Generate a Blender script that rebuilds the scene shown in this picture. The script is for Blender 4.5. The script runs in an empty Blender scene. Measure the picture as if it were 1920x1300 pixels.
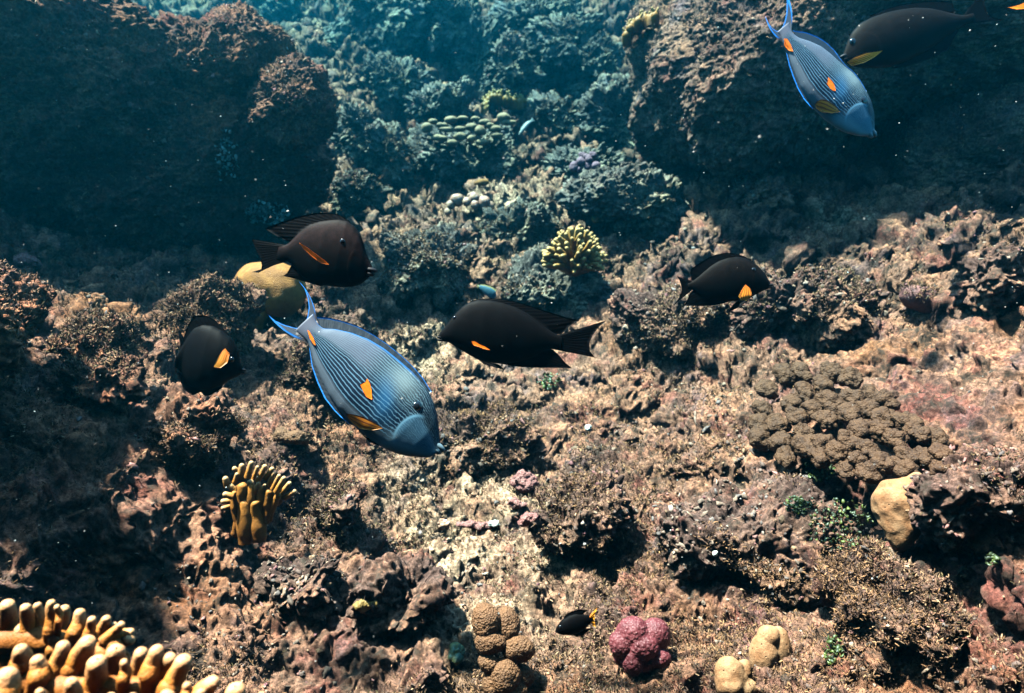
import bpy, math, random
import numpy as np
from concurrent.futures import ThreadPoolExecutor
from mathutils import Vector, Matrix, Quaternion

R = math.radians
scene = bpy.context.scene
col = scene.collection
rng = np.random.default_rng(7)
random.seed(7)

# ------------------------------------------------------------------ camera
W_PX, H_PX = 1920.0, 1300.0
F_PX = 1251.0
PITCH = 28.0
cam_d = bpy.data.cameras.new('camera')
cam = bpy.data.objects.new('camera', cam_d); col.objects.link(cam)
cam.location = (0, 0, 0)
cam.rotation_euler = (R(90 - PITCH), 0, 0)
cam_d.sensor_fit = 'HORIZONTAL'; cam_d.sensor_width = 36.0
cam_d.lens = 36.0 * F_PX / W_PX
cam_d.clip_start = 0.02; cam_d.clip_end = 200
cam_d.dof.use_dof = True
cam_d.dof.focus_distance = 1.15
cam_d.dof.aperture_fstop = 5.6
scene.camera = cam

# ------------------------------------------------------------------ daylight
SUN = np.array([-0.36, 0.30, 0.88]); SUN = SUN / np.linalg.norm(SUN)
world = bpy.data.worlds.new('World'); scene.world = world; world.use_nodes = True
wn = world.node_tree
sky = wn.nodes.new('ShaderNodeTexSky'); sky.sky_type = 'NISHITA'; sky.sun_disc = False
sky.sun_elevation = math.asin(SUN[2]); sky.sun_rotation = math.atan2(SUN[0], SUN[1])
wn.links.new(sky.outputs[0], wn.nodes['Background'].inputs[0])
wn.nodes['Background'].inputs[1].default_value = 0.05
sd = bpy.data.lights.new('sun', 'SUN'); sd.energy = 5.0; sd.angle = R(3.0); sd.color = (1.0, 0.585, 0.50)
so = bpy.data.objects.new('sun', sd); col.objects.link(so)
so.rotation_euler = Vector(tuple(-SUN)).to_track_quat('-Z', 'Y').to_euler()
so.location = (-3, 3, 6)
scene.view_settings.view_transform = 'Standard'; scene.view_settings.look = 'None'
scene.view_settings.exposure = 3.66; scene.view_settings.gamma = 1.0
try:
    scene.cycles.volume_bounces = 0
    scene.cycles.max_bounces = 4
    scene.cycles.diffuse_bounces = 0
    scene.cycles.use_denoising = True
except Exception:
    pass

# ------------------------------------------------------------------ helpers
CP, SP = math.cos(R(PITCH)), math.sin(R(PITCH))
C_R = np.array([1.0, 0, 0]); C_F = np.array([0, CP, -SP]); C_U = np.array([0, SP, CP])

def ray(px, py):
    return C_F + C_R * ((px - 960.0) / F_PX) + C_U * ((650.0 - py) / F_PX)
def PD(px, py, depth):            # point at camera depth
    return ray(px, py) * depth
def PY(px, py, Y):                # point at ground distance Y
    r = ray(px, py); return r * (Y / r[1])

def tag(o, label=None, cat=None, group=None, kind=None):
    if label: o['label'] = label
    if cat: o['category'] = cat
    if group: o['group'] = group
    if kind: o['kind'] = kind
    return o

def mesh_np(name, V, Fq, mat, parent=None, smooth=True, uv=None, attrs=None):
    V = np.asarray(V, np.float32); Fq = np.asarray(Fq, np.int32)
    m = bpy.data.meshes.new(name)
    m.vertices.add(len(V)); m.vertices.foreach_set('co', V.ravel())
    k = Fq.shape[1]
    m.loops.add(Fq.size); m.loops.foreach_set('vertex_index', Fq.ravel())
    m.polygons.add(len(Fq))
    m.polygons.foreach_set('loop_start', np.arange(0, Fq.size, k, dtype=np.int32))
    if smooth: m.polygons.foreach_set('use_smooth', np.ones(len(Fq), bool))
    if uv is not None:
        l = m.uv_layers.new(name='uv')
        l.data.foreach_set('uv', np.asarray(uv, np.float32)[Fq.ravel()].ravel())
    for an, av in (attrs or {}).items():
        av = np.asarray(av, np.float32)
        if av.ndim == 1:
            a = m.attributes.new(an, 'FLOAT', 'POINT'); a.data.foreach_set('value', av)
        else:
            a = m.attributes.new(an, 'FLOAT_COLOR', 'POINT')
            a.data.foreach_set('color', np.concatenate([av, np.ones((len(av), 1), np.float32)], 1).ravel())
    m.update(calc_edges=True)
    o = bpy.data.objects.new(name, m); col.objects.link(o)
    if mat is not None: m.materials.append(mat)
    if parent is not None: o.parent = parent
    return o

def recenter(o, c):
    """move the origin of a mesh object built in world coordinates to c"""
    o.data.transform(Matrix.Translation(-Vector(tuple(c)))); o.location = tuple(c)

# ---- numpy noise
U32 = np.uint32
def _hash(ix, iy, iz, seed):
    with np.errstate(over='ignore'):
        h = ix.astype(U32) * U32(374761393) + iy.astype(U32) * U32(668265263) + iz.astype(U32) * U32(2246822519) + U32((seed * 3266489917) & 0xFFFFFFFF)
        h ^= h >> U32(15); h *= U32(2246822519); h ^= h >> U32(13); h *= U32(3266489917); h ^= h >> U32(16)
    return h
_Q = np.linalg.qr(np.random.default_rng(3).normal(size=(3, 3)))[0].astype(np.float32)

def _par(fn, P):
    n = len(P); step = 60000
    if n <= step: return fn(P)
    parts = [P[i:i + step] for i in range(0, n, step)]
    with ThreadPoolExecutor(4) as ex: out = list(ex.map(fn, parts))
    return np.concatenate(out)

def vnoise(P, scale, seed=0):
    """smooth value noise, about -1..1; scale = feature size in metres"""
    def f(p):
        q = (p.astype(np.float32) @ _Q) / np.float32(scale) + np.float32(seed * 7.31 + 100)
        i = np.floor(q).astype(np.int32); t = q - i
        t = t * t * t * (t * (t * 6 - 15) + 10)
        r = np.zeros(len(p), np.float32)
        for a in (0, 1):
            wx = t[:, 0] if a else 1 - t[:, 0]
            for b in (0, 1):
                wy = wx * (t[:, 1] if b else 1 - t[:, 1])
                for c in (0, 1):
                    w = wy * (t[:, 2] if c else 1 - t[:, 2])
                    r += w * (_hash(i[:, 0] + a, i[:, 1] + b, i[:, 2] + c, seed) >> U32(8)).astype(np.float32)
        return r * np.float32(2.0 / 16777216.0) - 1
    return _par(f, np.asarray(P))

def fbm(P, scale, octv=4, seed=0, gain=0.5):
    r = 0; a = 1.0; s = 0
    for k in range(octv):
        r = r + a * vnoise(P, scale / 2 ** k, seed + k * 13); s += a; a *= gain
    return r / s

def worley(P, scale, seed=0, dims=3):
    """distance to the nearest jittered cell point, 0..about 1"""
    def f(p):
        q = (p.astype(np.float32) @ _Q if dims == 3 else p.astype(np.float32)) / np.float32(scale) + np.float32(seed * 3.7 + 50)
        i = np.floor(q).astype(np.int32); t = q - i
        best = np.full(len(p), 9.0, np.float32)
        for a in (-1, 0, 1):
            for b in (-1, 0, 1):
                for c in ((-1, 0, 1) if dims == 3 else (0,)):
                    iz = i[:, 2] + c if dims == 3 else np.zeros(len(p), np.int32)
                    h = _hash(i[:, 0] + a, i[:, 1] + b, iz, seed)
                    dx = a + (h & U32(1023)).astype(np.float32) / 1023 - t[:, 0]
                    dy = b + ((h >> U32(10)) & U32(1023)).astype(np.float32) / 1023 - t[:, 1]
                    d = dx * dx + dy * dy
                    if dims == 3:
                        dz = c + ((h >> U32(20)) & U32(1023)).astype(np.float32) / 1023 - t[:, 2]
                        d = d + dz * dz
                    np.minimum(best, d, out=best)
        return np.sqrt(best)
    return _par(f, np.asarray(P))

def sstep(a, b, x):
    t = np.clip((x - a) / (b - a), 0, 1); return t * t * (3 - 2 * t)

def crumble(P, N, amp=1.0, fine=1.0, seed=0):
    """knobbly, pitted reef surface: normal displacement with sideways warp"""
    m = 0.55 + 0.45 * vnoise(P, 0.5, seed + 40)            # rougher here, smoother there
    d = 0.027 * (0.55 - worley(P + 0.02 * np.stack([vnoise(P, .06, seed + 50), vnoise(P, .06, seed + 51), vnoise(P, .06, seed + 52)], 1), 0.085, seed + 1))
    d += 0.021 * (.3 + .8 * m) * (0.5 - worley(P, 0.036, seed + 2))
    d += 0.010 * vnoise(P, 0.05, seed + 3)
    f = 0.0062 * vnoise(P, 0.017, seed + 4) + 0.0080 * vnoise(P, 0.0080, seed + 5)
    f += 0.0155 * (0.4 + 0.6 * m) * (0.5 - worley(P, 0.0160, seed + 6))
    w = np.stack([vnoise(P, .03, seed + 7), vnoise(P, .03, seed + 8), vnoise(P, .03, seed + 9)], 1) * 0.006
    return P + N * (amp * d + fine * f)[:, None] + w * np.reshape(amp, (-1, 1))
# ------------------------------------------------------------------ materials
def nodes(name):
    m = bpy.data.materials.new(name); m.use_nodes = True
    t = m.node_tree; b = t.nodes['Principled BSDF']
    return m, t, b
def N(t, kind, **kw):
    n = t.nodes.new('ShaderNode' + kind)
    for k, v in kw.items():
        if k.startswith('i_'):
            n.inputs[k[2:].replace('_', ' ')].default_value = v
        else: setattr(n, k, v)
    return n
def noise(t, co, scale, detail=4, rough=0.55):
    n = N(t, 'TexNoise'); n.inputs['Scale'].default_value = scale; n.inputs['Detail'].default_value = detail
    n.inputs['Roughness'].default_value = rough
    if co is not None: t.links.new(co, n.inputs['Vector'])
    return n.outputs['Fac']
def ramp(t, fac, stops, interp='LINEAR'):
    r = N(t, 'ValToRGB'); e = r.color_ramp; e.interpolation = interp
    while len(e.elements) < len(stops): e.elements.new(0.5)
    for el, (p, c) in zip(e.elements, stops):
        el.position = p; el.color = (c[0], c[1], c[2], 1) if not isinstance(c, (int, float)) else (c, c, c, 1)
    t.links.new(fac, r.inputs[0]); return r.outputs[0]
def mix(t, fac, a, b, mode='MIX'):
    m = N(t, 'Mix', data_type='RGBA', blend_type=mode)
    for s, v in ((0, fac), (6, a), (7, b)):
        if hasattr(v, 'is_linked') or isinstance(v, bpy.types.NodeSocket): t.links.new(v, m.inputs[s])
        elif isinstance(v, (int, float)): m.inputs[s].default_value = v
        else: m.inputs[s].default_value = (v[0], v[1], v[2], 1)
    return m.outputs[2]
def mth(t, op, a, b=None, c=None):
    m = N(t, 'Math', operation=op)
    for s, v in enumerate((a, b, c)):
        if v is None: continue
        if isinstance(v, bpy.types.NodeSocket): t.links.new(v, m.inputs[s])
        else: m.inputs[s].default_value = v
    return m.outputs[0]
def bump(t, b, h, strength=0.5, dist=0.01):
    n = N(t, 'Bump'); n.inputs['Strength'].default_value = strength; n.inputs['Distance'].default_value = dist
    t.links.new(h, n.inputs['Height']); t.links.new(n.outputs[0], b.inputs['Normal'])

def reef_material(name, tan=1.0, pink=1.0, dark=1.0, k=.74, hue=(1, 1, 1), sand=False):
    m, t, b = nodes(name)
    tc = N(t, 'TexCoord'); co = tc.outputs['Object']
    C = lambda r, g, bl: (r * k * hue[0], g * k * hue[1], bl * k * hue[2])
    n1 = noise(t, co, 3.4, 8, 0.66)
    base = ramp(t, n1, [(0.30, C(.055, .036, .036)), (0.45, C(.150, .094, .080)), (0.56, C(.29, .175, .128)), (0.70, C(.17, .110, .098))])
    # rusty and rose crusts, slate coloured crust
    n2 = noise(t, co, 11.0, 7, 0.64)
    base = mix(t, mth(t, 'MULTIPLY', ramp(t, n2, [(0.51, 0.0), (0.62, 0.85)]), pink), base, C(.27, .095, .080))
    n2b = noise(t, co, 7.3, 6, 0.64)
    base = mix(t, ramp(t, n2b, [(0.54, 0.0), (0.66, 0.75)]), base, C(.150, .118, .138))
    n2c = noise(t, co, 2.3, 6, 0.62)
    base = mix(t, ramp(t, n2c, [(0.55, 0.0), (0.68, 0.6)]), base, C(.34, .15, .055))
    # sandy sediment and tan turf settling on the upward faces
    ge = N(t, 'NewGeometry'); sx = N(t, 'SeparateXYZ'); t.links.new(ge.outputs['Normal'], sx.inputs[0])
    n4 = noise(t, co, 5.1, 7, 0.64)
    up = mth(t, 'MULTIPLY', ramp(t, sx.outputs[2], [(0.45, 0.0), (0.92, 1.0)]), ramp(t, n4, [(0.44, 0.0), (0.60, 0.85 * tan)]))
    base = mix(t, up, base, C(.43, .235, .150))
    if sand:                                                # pale coral sand lying in the channel
        sa = N(t, 'Attribute', attribute_name='sand')
        base = mix(t, mth(t, 'MULTIPLY', sa.outputs['Fac'], ramp(t, noise(t, co, 9.0, 7, .65), [(.40, 0.0), (.60, .85)])), base, (.68, .37, .235))
    # grain
    n3 = noise(t, co, 120.0, 5, 0.75)
    base = mix(t, 1.0, base, ramp(t, n3, [(0.32, 0.16), (0.50, 0.8), (0.66, 1.75)]), 'MULTIPLY')
    n5 = noise(t, co, 46.0, 6, 0.7)
    base = mix(t, ramp(t, n5, [(0.58, 0.0), (0.70, 0.55)]), base, C(.50, .37, .30))
    n6 = noise(t, co, 23.0, 6, 0.7)
    base = mix(t, ramp(t, n6, [(0.51, 0.0), (0.63, 0.85 * dark)]), base, (0.036, 0.026, 0.020))
    t.links.new(base, b.inputs['Base Color'])
    b.inputs['Roughness'].default_value = 0.92; b.inputs['Specular IOR Level'].default_value = 0.12
    bump(t, b, noise(t, co, 210.0, 6, 0.8), 1.0, 0.007)
    return m
M_REEF = reef_material('reef_rock', pink=.8, hue=(1.34, .95, .84), sand=True)
M_ROCK = reef_material('boulder_rock', tan=1.0, pink=.8, hue=(1.30, .96, .88))
M_ROCK2 = reef_material('crusted_rock', tan=0.9, pink=.9, hue=(1.25, .97, .90))
M_ROCKO = reef_material('rusty_rock', tan=.8, pink=1.2, k=1.0, hue=(1.45, .92, .68))
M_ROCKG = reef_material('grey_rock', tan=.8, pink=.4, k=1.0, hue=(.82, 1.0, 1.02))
M_ROCK_SHADE = reef_material('shade_darkened_rock', tan=.9, pink=.9, k=.42, hue=(1.4, .95, .80))  # darker copy of the rock: the big boulder's shade put into its colour
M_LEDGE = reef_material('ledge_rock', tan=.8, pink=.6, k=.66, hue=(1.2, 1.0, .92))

# ------------------------------------------------------------------ the reef floor
CTRL = []
def row(y, pts):
    for x, Y in pts: CTRL.append(PY(x, y, Y))
row(1300, [(0, .62), (480, .68), (960, .70), (1440, .66), (1920, .56)])
row(1100, [(0, .72), (250, .80), (600, .90), (960, .97), (1300, .90), (1600, .80), (1920, .68)])
row(900, [(0, .80), (200, .92), (450, 1.10), (700, 1.27), (960, 1.34), (1250, 1.20), (1550, 1.05), (1900, .86)])
row(700, [(0, .98), (150, 1.2), (350, 1.42), (600, 1.65), (960, 1.78), (1300, 1.60), (1600, 1.40), (1900, 1.15)])
row(550, [(100, 1.75), (400, 2.0), (700, 2.2), (1000, 2.25), (1300, 2.0), (1600, 1.78), (1900, 1.5)])
row(450, [(0, 2.2), (300, 2.5), (600, 2.7), (850, 2.75), (1100, 2.7), (1400, 2.3), (1700, 2.05), (1900, 1.9)])
row(350, [(700, 3.3), (950, 3.4), (1200, 3.1), (1450, 2.65), (1620, 2.5)])
row(250, [(700, 4.0), (950, 4.1), (1150, 4.0)])
row(150, [(600, 5.0), (900, 5.0), (1150, 4.8)])
row(50, [(520, 6.4), (700, 6.2), (950, 5.9), (1150, 5.4)])
CTRL += [np.array(p) for p in [(-2.2, 1.0, -.45), (-3, 3, -.6), (3, 3.2, -.75), (2.2, 1.0, -.5), (0, 8.5, .75), (-4, 8, .7), (4, 7, .7),
        (0, 11, .8), (-6, 11, .8), (6, 11, .8), (0, 0.1, -1.02), (-1.5, .1, -.75), (1.5, .1, -.75), (6, 3, .2), (-6, 3, .2), (2.2, 3.2, -.75)]]
CTRL = np.array(CTRL)
def tps_fit(X, z, lam=0.004):
    n = len(X); d = np.linalg.norm(X[:, None] - X[None], axis=2)
    K = np.where(d > 0, d * d * np.log(d + 1e-9), 0) + lam * np.eye(n)
    Pm = np.concatenate([np.ones((n, 1)), X], 1)
    A = np.block([[K, Pm], [Pm.T, np.zeros((3, 3))]])
    return np.linalg.solve(A, np.concatenate([z, np.zeros(3)]))
_w = tps_fit(CTRL[:, :2], CTRL[:, 2])
def base_z(XY):
    def f(q):
        d2 = ((q[:, None, :] - CTRL[None, :, :2]) ** 2).sum(2)
        K = 0.5 * d2 * np.log(d2 + 1e-12)
        return K @ _w[:len(CTRL)] + _w[len(CTRL)] + q @ _w[len(CTRL) + 1:]
    return _par(f, XY)

NU, NV = 1850, 1150
az = np.tan(np.linspace(-1, 1, NU) * R(49)) * 0 + np.linspace(-R(70), R(70), NU)
# rows are denser near the camera; every row is a ring around the ground point under the camera
dist = 0.26 * (10.5 / 0.26) ** np.linspace(0, 1, NV)
A, D = np.meshgrid(az, dist)
XY = np.stack([np.sin(A) * D, np.cos(A) * D], 2).reshape(-1, 2)
zb = base_z(XY)
far = np.clip(D.ravel() / 2.0, 0.6, 2.2)                  # the far reef is built of bigger boulders
P2 = np.concatenate([XY, np.zeros((len(XY), 1))], 1)
wp = P2 + 0.10 * np.stack([vnoise(P2, .35, 1), vnoise(P2, .35, 2), 0 * zb], 1)
h = 0.10 * (0.5 - worley(wp, 0.46, 11, 2)) * far
rgh = 0.75 + 0.5 * vnoise(P2, .7, 17)
h += 0.085 * rgh * (0.5 - worley(wp, 0.21, 12, 2)) * np.clip(far, .6, 1.6)
h += 0.085 * rgh * (0.45 - worley(wp, 0.115, 14, 2)) * np.clip(far, .8, 1.4)
h += 0.06 * fbm(P2, 0.5, 4, 21) * far
h += 0.26 * sstep(4.0, 5.5, D.ravel()) * (0.5 - worley(wp, 1.1, 13, 2))
# terraces: soften the steps of the reef into ledges
q = (zb + h) / 0.085 + 0.6 * vnoise(P2, .4, 31)
h += 0.085 * 0.5 * (np.floor(q) + sstep(0.25, 0.75, q - np.floor(q)) - q)
G = np.concatenate([XY, (zb + h)[:, None]], 1)
def grid_normals(G, nv, nu):
    g = G.reshape(nv, nu, 3); du = np.gradient(g, axis=1); dv = np.gradient(g, axis=0)
    n = np.cross(du, dv).reshape(-1, 3); n /= np.linalg.norm(n, axis=1, keepdims=True) + 1e-12
    return n
n = grid_normals(G, NV, NU)
# sideways push of the knolls so that they overhang
ov = np.stack([vnoise(G, .16, 61), vnoise(G, .16, 62), 0.4 * vnoise(G, .16, 63)], 1) * 0.045
G = G + ov
n = grid_normals(G, NV, NU)
cf = np.clip(D.ravel() / 1.6, 1.0, 2.6)
G = crumble(G, n, 1.3 * cf, 1.0 * cf, 70)
ii = np.arange(NV * NU).reshape(NV, NU)
FQ = np.stack([ii[:-1, :-1], ii[:-1, 1:], ii[1:, 1:], ii[1:, :-1]], 2).reshape(-1, 4)
SANDP = [(770, 400, 1.9, .16), (860, 860, 0, .09), (800, 900, 0, .10), (960, 910, 0, .07), (950, 985, 0, .12), (880, 1080, 0, .13), (900, 1160, 0, .10), (800, 1090, 0, .08), (1010, 1060, 0, .09), (830, 980, 0, .12), (930, 1220, 0, .08), (720, 500, 0, .12), (950, 400, 3.0, .2), (1560, 520, 0, .10)]
sand = np.zeros(len(G))
for px, py, Y, r in SANDP:
    ang = math.atan2(650 - py, F_PX) - R(PITCH); Y = Y or np.interp(py, [400, 500, 700, 900, 1100, 1300], [2.9, 2.35, 1.7, 1.28, .95, .70])
    c = PY(px, py, Y)
    sand = np.maximum(sand, np.exp(-((G[:, 0] - c[0]) ** 2 + (G[:, 1] - c[1]) ** 2) / r ** 2))
floor = mesh_np('reef_floor', G, FQ, M_REEF, attrs={'sand': np.clip(sand * 1.4, 0, 1)})
tag(floor, 'lumpy tan and mauve coral rock floor rising to a distant reef slope', 'reef floor', kind='structure')
GN = grid_normals(G, NV, NU)

# picture-depth lookup used only to set things down on the reef where they stand
CELL = 5
DB = np.full((int(H_PX / CELL) + 1, int(W_PX / CELL) + 1), 99.0)
def splat(P):
    d = P @ C_F; ok = d > 0.1
    x = (960 + F_PX * (P @ C_R)[ok] / d[ok]); y = (650 - F_PX * (P @ C_U)[ok] / d[ok]); d = d[ok]
    k = (x >= 0) & (x < W_PX) & (y >= 0) & (y < H_PX)
    np.minimum.at(DB, ((y[k] / CELL).astype(int), (x[k] / CELL).astype(int)), d[k])
splat(G)
def ground(px, py, sink=0.0):
    """the point of the reef that lies behind a spot of the photograph"""
    i, j = int(np.clip(py, 2, H_PX - 3) / CELL), int(np.clip(px, 2, W_PX - 3) / CELL)
    w = DB[max(0, i - 1):i + 2, max(0, j - 1):j + 2]
    w = w[w < 90]
    d = float(np.median(w)) if len(w) else 2.0
    return PD(px, py, d + sink)

# added, unseen: bank and overhang round the camera that block sky light
bv = np.stack(np.meshgrid(np.linspace(0, 1, 60), np.linspace(0, 1, 260), indexing='ij'), 2).reshape(-1, 2)
ba = R(64) + bv[:, 1] * R(360 - 128)
lean = sstep(R(80), R(115), np.minimum(ba, 2 * np.pi - ba))
vw = np.clip(bv[:, 0] / .55, 0, 1); vr = np.clip((bv[:, 0] - .55) / .45, 0, 1)      # wall, then the added overhang that cuts off the sky above
wx, wy = np.sin(ba) * 1.42, np.cos(ba) * 1.42
lipx = wx * (.86 + .10 * lean); lipy = wy * (1 - lean) + lean * (.78 - .25 * np.abs(np.sin(ba)))
lf = (np.sin(ba) < 0) * (1 - sstep(R(100), R(145), 2 * np.pi - ba))
bp = np.stack([wx + (lipx - wx) * vr, wy + (lipy - wy) * vr, -1.05 + 1.95 * vw * (1 - .5 * lf) + .10 * np.sin(vr * 3.0)], 1)
bp += 0.16 * np.stack([vnoise(bp, .6, 301), vnoise(bp, .6, 302), .6 * vnoise(bp, .6, 303)], 1)
bp += 0.06 * np.stack([vnoise(bp, .2, 304), vnoise(bp, .2, 305), vnoise(bp, .2, 306)], 1)
bi = np.arange(60 * 260).reshape(60, 260)
bank = mesh_np('sky_blocker_bank', bp, np.stack([bi[:-1, :-1], bi[:-1, 1:], bi[1:, 1:], bi[1:, :-1]], 2).reshape(-1, 4), M_REEF)
tag(bank, 'added rock bank and overhang behind the viewer, out of view, blocking sky light', 'reef bank', kind='structure')
# ------------------------------------------------------------------ rocks
def cube_sphere(n):
    a = np.arange(n + 1)
    I, J = np.meshgrid(a, a, indexing='ij'); I = I.ravel(); J = J.ravel(); Z = np.zeros_like(I)
    faces = [(I, J, Z), (I, J, Z + n), (I, Z, J), (I, Z + n, J), (Z, I, J), (Z + n, I, J)]
    idx = np.arange((n + 1) ** 2).reshape(n + 1, n + 1)
    q = np.stack([idx[:-1, :-1], idx[1:, :-1], idx[1:, 1:], idx[:-1, 1:]], 2).reshape(-1, 4)
    P = []; Q = []
    for k, f in enumerate(faces):
        P.append(np.stack(f, 1)); qq = q + k * (n + 1) ** 2
        if k in (0, 3, 4): qq = qq[:, ::-1]
        Q.append(qq)
    P = np.concatenate(P); Q = np.concatenate(Q)
    u, inv = np.unique(P, axis=0, return_inverse=True)
    inv = np.asarray(inv).ravel()
    v = np.tan((u / n * 2 - 1) * (math.pi / 4)); v /= np.linalg.norm(v, axis=1, keepdims=True)
    return v, inv[Q]
_CS = {}
def csphere(n):
    if n not in _CS: _CS[n] = cube_sphere(n)
    return _CS[n]

def rot_z(a): c, s = math.cos(a), math.sin(a); return np.array([[c, -s, 0], [s, c, 0], [0, 0, 1.0]])
def rot_x(a): c, s = math.cos(a), math.sin(a); return np.array([[1, 0, 0], [0, c, -s], [0, s, c]])
def rot_y(a): c, s = math.cos(a), math.sin(a); return np.array([[c, 0, s], [0, 1, 0], [-s, 0, c]])

def blob(c, r, n=80, seed=0, rough=0.22, box=0.0, M=None, fine=1.0, amp=1.0, crumb=True, shape=None):
    """a lumpy rock in world coordinates"""
    v, q = csphere(n)
    c = np.asarray(c, float); r = np.asarray(r, float); s = float(np.mean(r))
    p = v.copy()
    if box:                                                   # squarer, slab-like
        e = 1.0 / (np.abs(v) ** 4).sum(1) ** 0.25
        p = p * (1 + box * (e - 1))[:, None]
    nrm = v / r; nrm /= np.linalg.norm(nrm, axis=1, keepdims=True)
    p = p * r
    if shape is not None: p = shape(p)
    if M is not None: p = p @ M.T; nrm = nrm @ M.T
    p = p + c
    d = rough * s * (1.25 * vnoise(p, 0.9 * s, seed) + 0.7 * (0.5 - worley(p, 0.75 * s, seed + 3)) + 0.45 * vnoise(p, 0.4 * s, seed + 5))
    p = p + nrm * d[:, None]
    if crumb: p = crumble(p, nrm, amp, fine, seed + 7)
    return p, q
def join(parts):
    V = []; Q = []; k = 0
    for p, q in parts: V.append(p); Q.append(q + k); k += len(p)
    return np.concatenate(V), np.concatenate(Q)

def rock(parts, label, cat='rock', name='coral_rock', mat=None, group=None, c=None):
    V, Q = join(parts)
    o = mesh_np(name, V, Q, mat or M_ROCK)
    c = V.mean(0) if c is None else c
    recenter(o, c); splat(V)
    ROCKS.append((V, Q))
    return tag(o, label, cat, group)
ROCKS = []
# big shaded boulder at the left, its top catching the light
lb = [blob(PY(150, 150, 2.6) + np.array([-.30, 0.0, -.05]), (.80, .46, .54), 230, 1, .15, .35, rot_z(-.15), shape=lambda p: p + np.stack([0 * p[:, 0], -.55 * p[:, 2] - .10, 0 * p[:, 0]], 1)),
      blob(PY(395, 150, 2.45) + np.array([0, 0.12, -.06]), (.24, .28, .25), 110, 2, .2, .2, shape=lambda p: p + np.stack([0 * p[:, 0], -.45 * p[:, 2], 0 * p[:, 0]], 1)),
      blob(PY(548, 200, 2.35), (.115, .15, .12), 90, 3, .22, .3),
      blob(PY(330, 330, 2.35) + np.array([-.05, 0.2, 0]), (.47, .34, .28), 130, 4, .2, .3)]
rock(lb, 'huge dark shaded boulder with sunlit orange rim, filling the upper left', 'boulder', 'reef_boulder', M_ROCK_SHADE)
# rock beside the lens at the far left
rock([blob(PY(-100, 615, 1.0) + np.array([-.02, 0, -.0]), (.155, .16, .085), 120, 11, .24, .3),
      blob(PY(-330, 560, 1.05), (.18, .24, .15), 130, 12, .2, .3)], 'orange topped rock at the left edge of the picture, black below', 'rock', mat=M_ROCKO)
# overhanging ledge at the right with the dark hollow under it
rl = [blob(PY(1720, 60, 2.75) + np.array([.15, .2, .02]), (1.0, .75, .50), 230, 21, .15, .5, rot_y(-.12), shape=lambda p: p + np.stack([0 * p[:, 0], -.5 * p[:, 2], 0 * p[:, 0]], 1)),
      blob(PY(1440, 120, 2.75), (.38, .45, .42), 170, 22, .2, .4),
      blob(PY(1290, 150, 3.1), (.26, .4, .40), 120, 23, .22, .3),
      blob(PY(1870, 335, 2.42) + np.array([.15, .1, .03]), (.5, .34, .31), 140, 24, .22, .3)]
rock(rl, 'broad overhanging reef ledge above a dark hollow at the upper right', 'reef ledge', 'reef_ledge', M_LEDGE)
M_RSP, _t, _b = nodes('red_sponge_skin')
_tc = N(_t, 'TexCoord'); _t.links.new(ramp(_t, noise(_t, _tc.outputs['Object'], 60, 6, .7), [(.35, (.07, .022, .020)), (.65, (.20, .06, .05))]), _b.inputs['Base Color'])
_b.inputs['Roughness'].default_value = .8; bump(_t, _b, noise(_t, _tc.outputs['Object'], 120, 4, .6), .7, .006)
# rocks one can tell apart: px, py of the middle, width and height in pixels, depth factor, label
def place_rock(px, py, wpx, hpx, label, n=70, seed=0, sink=0.6, rough=.36, box=.2, mat=None, yaw=0.0, deep=1.0, name='coral_rock', cat='rock', tilt=0.0, dd=0.0, crumb=True, fine=1.0, amp=1.0, Y=None):
    g = ground(px, py + hpx * 0.35)
    d = (float(PY(px, py, Y) @ C_F) if Y else float(g @ C_F)) + dd
    r = np.array([wpx / 2, (wpx * .5 + hpx * .5) / 2 * deep, hpx / 2 * 1.05]) * d / F_PX
    c = PD(px, py, d) + np.array([0, r[1] * sink, 0])
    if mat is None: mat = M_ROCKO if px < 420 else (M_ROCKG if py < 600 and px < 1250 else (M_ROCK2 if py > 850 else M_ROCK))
    if d > 2.2: amp, fine = amp * min(2.4, d / 1.8), fine * min(2.4, d / 1.8)
    return rock([blob(c, r, n, seed, rough, box, rot_z(yaw) @ rot_y(tilt), crumb=crumb, fine=fine, amp=amp)], label, cat, name, mat)
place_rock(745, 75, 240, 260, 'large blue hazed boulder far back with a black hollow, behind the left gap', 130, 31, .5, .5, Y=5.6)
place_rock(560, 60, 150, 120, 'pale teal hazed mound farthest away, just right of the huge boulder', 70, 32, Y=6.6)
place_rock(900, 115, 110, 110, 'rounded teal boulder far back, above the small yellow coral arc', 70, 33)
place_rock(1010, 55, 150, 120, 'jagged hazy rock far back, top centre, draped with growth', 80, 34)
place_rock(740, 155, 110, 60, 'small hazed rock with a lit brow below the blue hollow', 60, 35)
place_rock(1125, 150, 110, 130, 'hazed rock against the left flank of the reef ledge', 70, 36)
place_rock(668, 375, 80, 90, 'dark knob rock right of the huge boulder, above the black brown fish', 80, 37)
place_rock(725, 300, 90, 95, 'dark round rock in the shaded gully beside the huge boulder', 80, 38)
place_rock(868, 300, 190, 90, 'tan topped mound below the ridged brown coral', 90, 39, box=.1)
place_rock(665, 262, 70, 90, 'small upright dark rock at the mouth of the gully', 60, 40)
place_rock(1100, 330, 120, 80, 'dark brown rock carrying the mauve soft coral', 70, 41)
place_rock(1190, 395, 230, 100, 'long grey rock shelf right of the yellow knobs', 90, 42, tilt=.15)
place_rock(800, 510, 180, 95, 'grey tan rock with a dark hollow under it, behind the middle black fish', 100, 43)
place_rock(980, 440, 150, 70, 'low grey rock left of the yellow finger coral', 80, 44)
place_rock(1035, 555, 190, 70, 'grey rock bank directly below the yellow finger coral', 100, 45)
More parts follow.
